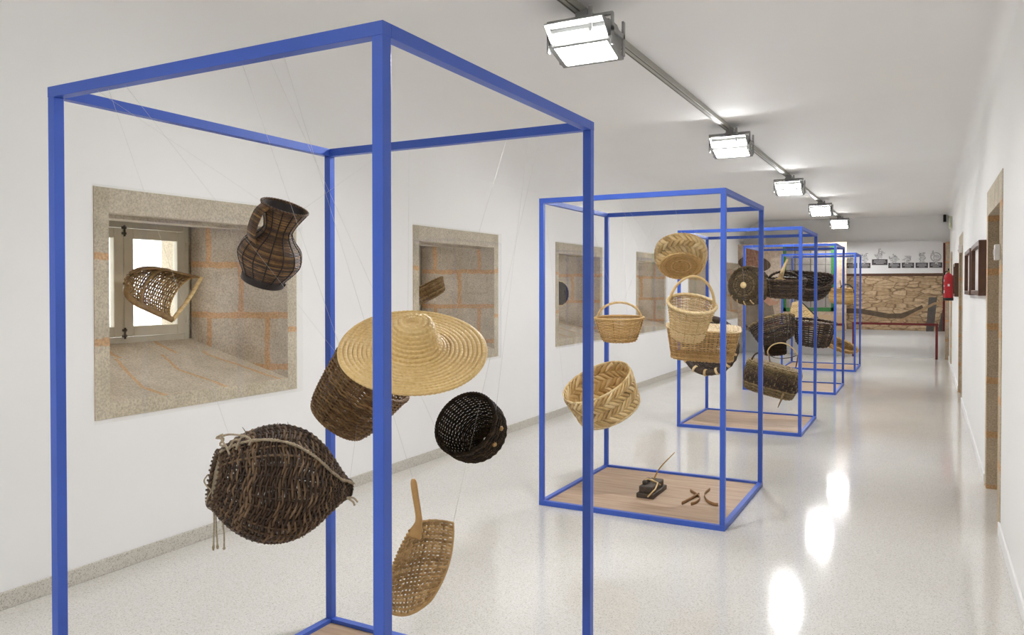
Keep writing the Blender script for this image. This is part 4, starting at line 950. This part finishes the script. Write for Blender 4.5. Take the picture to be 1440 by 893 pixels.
mb = MB(); weavers(mb, cfn, 18, np.linspace(.0, .985, 26), .8*k, 1.35*k, .9*k, 2, 5, .004, 0, 1); mb.build('woven_shell', M['w_cradle'], o)
mb = MB(); stakes(mb, cfn, 18, 0, 1, 1.15*k, None, 22, 5, 0, 0, 1); mb.build('stakes', M['w_cradle'], o)
mb = MB(); mb.tube(cfn(0.0, np.linspace(0, 1, 20)), 2.6*k, 4.2*k, None, 8); mb.build('front_bar', M['w_cradle'], o)
mb = MB(); mb.tube(cfn(1.0, np.linspace(0, 1, 20)), 1.2*k, None, None, 8)
mb.tube(cfn(np.linspace(0, 1, 24), .47), 2.0*k, None, None, 8); mb.build('ribs', M['w_cradle'], o)
mb = MB(); rope(mb, spline([cfn(0.0, np.array(1.0)), (cfn(0.0, np.array(1.0))+cfn(1.0, np.array(1.0)))/2+np.array((2*k, -3*k, 0)), cfn(1.0, np.array(1.0))], 40)[0], 1.4*k, 2.0*k, 9, 3); rope(mb, cfn(np.linspace(0, 1, 50), .995), .8*k, 1.2*k, 14, 2); mb.build('plaited_end', M['w_braid'], o)
threads(o, [(cfn(1.0, np.array(.25)), (XN, 3.22, 1.955)), (cfn(1.0, np.array(.95)), (XN, 3.72, 1.955))], .0005)

o, k = hang('niche_basket', 'tan wicker basket tipped in the second window niche behind the hat', 'basket', 599, 414, -4.30, (-.45, .88, .1), 8, axis=0)
prof = [(1.5, 0), (16, 0), (25, 1.5), (28, 7), (31, 19)]; prof = [(a*k, b_*k) for a, b_ in prof]; fn = revolve(prof, 1, .62, 3)
mb = MB(); weavers(mb, fn, 30, np.linspace(.05, .99, 24), .5*k, .9*k, .7*k); mb.build('woven_wall', M['w_cradle'], o)
mb = MB(); stakes(mb, fn, 30, .02, 1, .7*k); mb.build('stakes', M['w_cradle'], o)
mb = MB(); rope(mb, ring(fn, 1, 90), .9*k, 1.2*k, 20, 2, True); mb.build('rim', M['w_cradle'], o)
threads(o, [((-30*k, 0, 19*k), tuple(world_of(o, (-30*k, 0, 19*k))*np.array((1, 1, 0))+np.array((0, 0, 1.957)))), ((30*k, 0, 19*k), tuple(world_of(o, (30*k, 0, 19*k))*np.array((1, 1, 0))+np.array((0, 0, 1.957))))], .0005)

o, k = hang('niche_round_basket', 'dark round basket with a pale strap in the third window niche', 'basket', 782, 413, -4.28, (.75, .05, .6), 0, axis=0)
prof = [(1.5, -14), (10, -13), (15.5, -6), (17, 2), (14.5, 10), (8, 14), (1.5, 15)]; prof = [(a*k, b_*k) for a, b_ in prof]; fn = revolve(prof)
mb = MB(); weavers(mb, fn, 22, np.linspace(.04, .97, 26), .45*k, .8*k, .6*k); mb.build('woven_wall', M['w_black'], o)
mb = MB(); stakes(mb, fn, 22, .02, .98, .6*k); mb.build('stakes', M['w_black'], o)
mb = MB(); mb.tube(ring(fn, .62, 60, .8*k), .5*k, .9*k, None, 6, True); mb.build('strap', M['w_pale'], o)
threads(o, [((-10*k, 0, 10*k), tuple(world_of(o, (-10*k, 0, 10*k))*np.array((1, 1, 0))+np.array((0, 0, 1.957))))], .0005)

# ------------------------------------------------------------------ far wall
def panel_quad(mb, pts, Y, uv=None): mb.quad(pts, uv)
# left mural, standing in front of the far wall
YM = 18.86
def fp(px, py, Y): p = at(px, py, Y); return np.array((p[0], Y, p[2]))
def flat(parent, name, pts, Y, mat, depth=.004):
    """a printed shape on a panel: thin polygon"""
    P = np.array([fp(*p, Y) for p in pts])-np.array(parent.location)
    n = len(P); Q = P+np.array((0, depth, 0)); mb = MB()
    a = sum(P[i, 0]*P[(i+1) % n, 2]-P[(i+1) % n, 0]*P[i, 2] for i in range(n))
    if a < 0: P, Q = P[::-1], Q[::-1]
    mb.add(np.vstack([P, Q]), [tuple(range(n)), tuple(range(2*n-1, n-1, -1))]+[(i, i+n, (i+1) % n+n, (i+1) % n)[::-1] for i in range(n)])
    return mb.build(name, mat, parent, smooth=False)
def rect(x0, y0, x1, y1): return [(x0, y0), (x1, y0), (x1, y1), (x0, y1)]
def bar_pts(pts, w):
    p = np.array(pts, float); d = np.gradient(p, axis=0); n = np.stack([-d[:, 1], d[:, 0]], 1); n /= np.linalg.norm(n, axis=1, keepdims=True)
    return [tuple(x) for x in np.vstack([p+n*w/2, (p-n*w/2)[::-1]])]
def panel(name, label, cat, px0, py0, px1, py1, Y, mat, thick=.03):
    a, c = fp(px0, py0, Y), fp(px1, py1, Y)
    o = thing(name, label, cat, ((a[0]+c[0])/2, Y, c[2])); l = np.array(o.location)
    x0, x1, z0, z1 = a[0]-l[0], c[0]-l[0], 0, a[2]-c[2]
    mb = MB(); 
    mb.quad([(x0, 0, z0), (x1, 0, z0), (x1, 0, z1), (x0, 0, z1)], [(x0, z0), (x1, z0), (x1, z1), (x0, z1)])
    mb.quad([(x0, thick, z0), (x0, thick, z1), (x1, thick, z1), (x1, thick, z0)])
    for q in (([(x0, 0, z0), (x0, 0, z1), (x0, thick, z1), (x0, thick, z0)]), ([(x1, 0, z0), (x1, thick, z0), (x1, thick, z1), (x1, 0, z1)]), ([(x0, 0, z1), (x1, 0, z1), (x1, thick, z1), (x0, thick, z1)]), ([(x0, 0, z0), (x0, thick, z0), (x1, thick, z0), (x1, 0, z0)])): mb.quad(q)
    mb.build('printed_sheet', mat, o, smooth=False)
    return o
mo = panel('photo_mural', 'photo mural of a person with a basket beside a green framed window', 'mural', 1037.5, 344, 1190, 465, YM, M['mural_pale'])
e1 = YM-.002
def ell(cx, cy, rx, ry, n=24, rot=0): return [(cx+rx*math.cos(t)*math.cos(rot)-ry*math.sin(t)*math.sin(rot), cy+rx*math.cos(t)*math.sin(rot)+ry*math.sin(t)*math.cos(rot)) for t in np.arange(n)/n*2*PI]
flat(mo, 'printed_window', rect(1102, 345, 1175, 436), e1, M['mural_glass'], .002)
e2 = YM-.004
for q in (rect(1101, 345, 1105.5, 438), rect(1168.5, 345, 1175, 438), rect(1101, 432.5, 1175, 438)): flat(mo, 'printed_green_frame', q, e2, M['green'], .002)
for x in (1118, 1140, 1161): flat(mo, 'printed_window_bar', rect(x-.6, 345, x+.6, 432), e2, M['mural_slate'], .002)
for y in (372, 396, 418): flat(mo, 'printed_window_bar', rect(1105.5, y-.4, 1168.5, y+.4), e2, M['mural_slate'], .002)
flat(mo, 'printed_lintel', rect(1105.5, 345, 1168.5, 353), e2, M['mural_slate'], .002)
flat(mo, 'printed_basket', ell(1061, 371, 23, 11, rot=.12), e1, M['mural_dark'], .002)
flat(mo, 'printed_headscarf', [(1048, 347), (1068, 350), (1074, 362), (1072, 380), (1060, 384), (1050, 380), (1047, 364)], e2, M['mural_red'], .002)
flat(mo, 'printed_skirt', [(1048, 428), (1062, 416), (1084, 418), (1094, 464.5), (1047, 464.5)], e1, M['mural_grey'], .002)
flat(mo, 'printed_torso', [(1050, 384), (1070, 384), (1086, 400), (1084, 420), (1050, 430)], e1, M['mural_dark'], .002)
flat(mo, 'printed_arm', [(1074, 414), (1080, 417), (1090, 424), (1096, 423), (1093, 428), (1082, 430), (1074, 424)], e2, M['mural_skin'], .002)
flat(mo, 'printed_wall_base', [(1098, 440), (1189, 444), (1189, 464.5), (1098, 464.5)], e1, M['mural_stone'], .002)
# right mural
YR = 19.44
mr = panel('stone_wall_mural', 'photo mural of a rubble stone wall with an old beam, on the far wall', 'mural', 1188, 384.5, 1326, 466, YR, M['mural_stone'])
g1, g2 = YR-.002, YR-.004
flat(mr, 'printed_wood_edge', rect(1188, 384.5, 1326, 388.5), g1, M['brown_wood'], .002)
flat(mr, 'printed_beam', bar_pts([(1190, 437), (1210, 437.5), (1230, 441), (1250, 444.5), (1268, 444), (1284, 438.5), (1298, 432)], 7), g1, M['mural_beam'], .002)
flat(mr, 'printed_branch', bar_pts([(1266, 452), (1282, 443), (1300, 434), (1314, 427), (1330, 424)][:4]+[(1325.5, 425)], 3.4), g2, M['mural_plank'], .002)
flat(mr, 'printed_plank', [(1306, 418), (1318, 418), (1313, 466), (1302, 466)], g1, M['mural_slate'], .002)
flat(mr, 'printed_plank', [(1325.8, 434), (1325.8, 466), (1318, 466)], g2, M['mural_slate'], .002)
flat(mr, 'printed_shadow_stones', [(1190, 446), (1262, 452), (1300, 450), (1300, 465.8), (1190, 465.8)], YR-.001, M['mural_beam'], .001) if False else None
wd = panel('drawing_panel', 'white panel with seven pencil drawings and dark captions above the stone mural', 'panel', 1189.5, 341.5, 1326, 384, YR-.01, M['white_print'], .04)
h1, h2 = YR-.012, YR-.014
CAP = [(75, 190, 668, 722), (210, 328, 668, 722), (343, 507, 630, 690), (515, 642, 668, 722), (656, 785, 665, 720), (800, 930, 665, 720), (945, 1080, 662, 718)]
for i, (xa, xb, ya, yb) in enumerate(CAP):
    x0, x1, y0, y1 = 1180+xa/7.44, 1180+xb/7.44, 280+ya/7.44, 280+yb/7.44; x0 = max(x0, 1190)
    c = flat(wd, 'caption', rect(x0, y0, x1, y1), h1, M['ink'], .002)
    for q in range(3):
        yy = y0+1.6+q*1.9; wdt = (x1-x0)*(.72, .78, .5)[q]; xm = (x0+x1)/2
        P = np.array([fp(*p, h2) for p in rect(xm-wdt/2, yy, xm+wdt/2, yy+.7)])-np.array(wd.location); mb = MB(); mb.box((P[:, 0].min(), 0+(h2-wd.location[1]), P[:, 2].min()), (P[:, 0].max(), (h2-wd.location[1])+.002, P[:, 2].max())); mb.build('caption_line', M['pencil'], c, smooth=False)
    # drawing above: loose pencil strokes
    cx, cy = (x0+x1)/2, y0-7.5; mb = MB(); mbp = MB()
    r_ = np.random.default_rng(40+i); s = (5, 6, 6, 5.5, 5, 5.5, 7)[i]
    def stroke(mb, pts, w): mb.tube([fp(*p, h1)-np.array(wd.location) for p in pts], w, sides=5)
    if i == 6:
        stroke(mb, ell(cx, cy, s, s*.85, 26)+[ell(cx, cy, s, s*.85, 26)[0]], .010); stroke(mb, ell(cx+1, cy+1, s*.6, s*.5, 20), .007); stroke(mb, [(cx-4, cy-9), (cx-4.5, cy-5), (cx-3, cy-3)], .012)
    else:
        for q in range(9):
            a0 = r_.uniform(0, 6.28); l = r_.uniform(1.2, 3.6); x, y = cx+r_.normal(0, s*.38), cy+r_.normal(0, s*.6)
            stroke(mb, [(x, y), (x+l*math.cos(a0), y+l*math.sin(a0)*1.2), (x+l*1.4*math.cos(a0+.7), y+l*1.4*math.sin(a0+.7))], r_.uniform(.006, .016))
    for q in range(8):
        x, y = cx+r_.normal(0, s*.6), cy+2+r_.normal(0, s*.6); stroke(mbp, [(x-2.2, y), (x, y-.6), (x+2.2, y+.5)], .016)
    mb.build('pencil_drawing', M['pencil'], wd); mbp.build('pencil_shading', M['pale_pencil'], wd)
mb = MB(); p0, p1 = fp(1326, 341.5, YR), fp(1329, 466, YR); pl = thing('red_edge_strip', 'narrow dark red strip along the right edge of the murals', 'strip', ((p0[0]+p1[0])/2, YR, p1[2]))
mb.box((-.022, 0, 0), (.022, .03, p0[2]-p1[2])); mb.build('strip', M['dark_red'], pl, smooth=False)

# red barriers
def barrier(px0, px1, Y, label):
    a, c = at(px0, 500, Y), at(px1, 500, Y); zt = at((px0+px1)/2, 455.5, Y)[2]
    o = thing('red_barrier', label, 'barrier', ((a[0]+c[0])/2, Y, 0), group='red barriers before the murals'); w = (c[0]-a[0])/2
    for s in (-1, 1):
        mb = MB(); mb.box((s*w-.025, -.025, 0), (s*w+.025, .025, zt-.025)); mb.build('post', M['dark_red'], o, smooth=False, bevel=.003)
    mb = MB(); mb.box((-w-.025, -.025, zt-.025), (w+.025, .025, zt+.025)); mb.build('top_rail', M['dark_red'], o, smooth=False, bevel=.003)
barrier(1200, 1317, 19.25, 'dark red rail barrier standing before the rubble wall mural')
barrier(1077, 1186, 18.6, 'dark red rail barrier mostly hidden behind the baskets, before the person mural')

# ------------------------------------------------------------------ right wall things
def picture(ya, yb, z0, z1, label):
    t = .055; o = thing('picture_frame', label, 'picture', (XR, (ya+yb)/2, z0), group='pictures on the right wall'); w = (yb-ya)/2; h = z1-z0
    mb = MB(); q = .04
    mb.box((-t, -w, 0), (0, -w+q, h)); mb.box((-t, w-q, 0), (0, w, h)); mb.box((-t, -w+q, 0), (0, w-q, q)); mb.box((-t, -w+q, h-q), (0, w-q, h)); mb.build('frame', M['brown_wood'], o, smooth=False, bevel=.003)
    mb = MB(); mb.box((-.022, -w+q, q), (-.004, w-q, h-q)); mb.build('picture_sheet', M['white_label'], o, smooth=False)
picture(7.32, 8.55, 1.497, 1.945, 'dark brown picture frame on the right wall, nearest the first stone doorway')
picture(8.9, 10.05, 1.487, 1.95, 'dark brown picture frame second from the first stone doorway')
picture(13.62, 14.5, 1.42, 1.93, 'dark narrow picture frame beyond the second stone doorway, beside the fire extinguisher')
# extinguisher
py = 15.7; o = thing('fire_extinguisher', 'red fire extinguisher hanging on the right wall near the far end', 'fire extinguisher', (XR-.095, py, 1.33))
mb = MB(); mb.lathe([(0, .03), (.074, .03), (.076, .05), (.076, .40), (.068, .44), (.045, .465), (.022, .475), (.022, .49), (0, .49)], 32); mb.build('cylinder', M['red'], o)
mb = MB(); mb.lathe([(0, 0), (.074, 0), (.079, .006), (.079, .045), (.074, .05), (0, .05)], 32); mb.build('foot', M['black'], o)
mb = MB(); mb.lathe([(0, .488), (.018, .488), (.018, .525), (0, .525)], 14); mb.build('valve', M['brass'], o)
mb = MB(); mb.box((-.012, -.06, .525), (.012, .03, .537)); mb.box((-.012, -.07, .548), (.012, .03, .56)); mb.box((-.012, .01, .525), (.012, .03, .56)); mb.build('lever', M['black'], o, smooth=False, bevel=.002)
mb = MB(); mb.tube(spline([(-.01, -.02, .51), (-.05, -.06, .5), (-.085, -.03, .40), (-.088, 0, .22), (-.086, .01, .12)], 26)[0], .008, sides=7); mb.build('hose', M['black'], o)
def lab(a0, a1, z0, z1, nm):
    t = np.linspace(a0, a1, 8); mb = MB(); mb.grid(np.array([[(.0775*math.cos(q), .0775*math.sin(q), z) for z in (z0, z1)] for q in t])); mb.build(nm, M['white_label'], o)
lab(-1.75, -1.35, .25, .29, 'label'); lab(-2.9, -2.5, .33, .37, 'label'); lab(-2.95, -2.5, .24, .27, 'label'); lab(-3.0, -2.45, .13, .18, 'label')
mb = MB(); mb.box((.06, -.03, .2), (.095, .03, .43)); mb.build('wall_bracket', M['black'], o, smooth=False)
# small boxes
p = at(1403.5, 357, 5.9); o = thing('wall_switch', 'small white switch box on the stone jamb of the first doorway', 'switch', (XR-.004, 5.92, 1.74))
mb = MB(); mb.box((-.032, -.04, 0), (0, .04, .1)); mb.build('case', M['white_label'], o, smooth=False, bevel=.004)
mb = MB(); mb.box((-.037, -.015, .03), (-.032, .015, .07)); mb.build('rocker', M['white_label'], o, smooth=False, bevel=.002)
o = thing('door_sensor', 'small white box on the second stone doorway above the picture frames', 'sensor', (XR-.004, 12.2, 2.03))
mb = MB(); mb.box((-.05, -.04, 0), (0, .04, .1)); mb.build('case', M['white_label'], o, smooth=False, bevel=.004)
mb = MB(); mb.box((-.055, -.02, .02), (-.05, .02, .04)); mb.build('indicator', M['grey_metal'], o, smooth=False)
o = thing('exit_sign', 'small pale sign box high on the right wall near the far corner', 'sign', (XR, 17.6, 2.72))
mb = MB(); mb.box((-.05, -.16, 0), (0, .16, .22)); mb.build('case', M['exit_green'], o, smooth=False, bevel=.004)
mb = MB(); mb.box((-.054, -.14, .02), (-.05, .14, .2)); mb.build('face', M['exit_green'], o, smooth=False)
# black corner loudspeakers
for px, py_, lab_ in ((1328.5, 309, 'small black box under the ceiling at the right end of the far wall'), (1041.5, 316, 'small black box under the ceiling at the left end of the far wall')):
    P = at(px, py_, 19.42); o = thing('corner_speaker', lab_, 'speaker', (min(P[0], XR-.06) if px > 1200 else max(P[0], XL+.06), 19.44, 2.98), group='black boxes under the far ceiling')
    mb = MB(); mb.box((-.028, -.05, 0), (.028, .058, .15)); mb.build('case', M['black'], o, smooth=False, bevel=.004)
    mb = MB(); mb.box((-.012, .0, .15), (.012, .03, .165)); mb.build('bracket', M['black'], o, smooth=False)

# ------------------------------------------------------------------ light and view
w = bpy.data.worlds.new('sky'); scene.world = w; w.use_nodes = True
bg = w.node_tree.nodes['Background']; bg.inputs['Color'].default_value = (.93, .97, 1, 1); bg.inputs['Strength'].default_value = 3.6
scene.view_settings.view_transform = 'Standard'; scene.view_settings.look = 'None'
scene.view_settings.exposure = 0; scene.view_settings.gamma = 1
try: scene.view_settings.use_curve_mapping = False
except Exception: pass
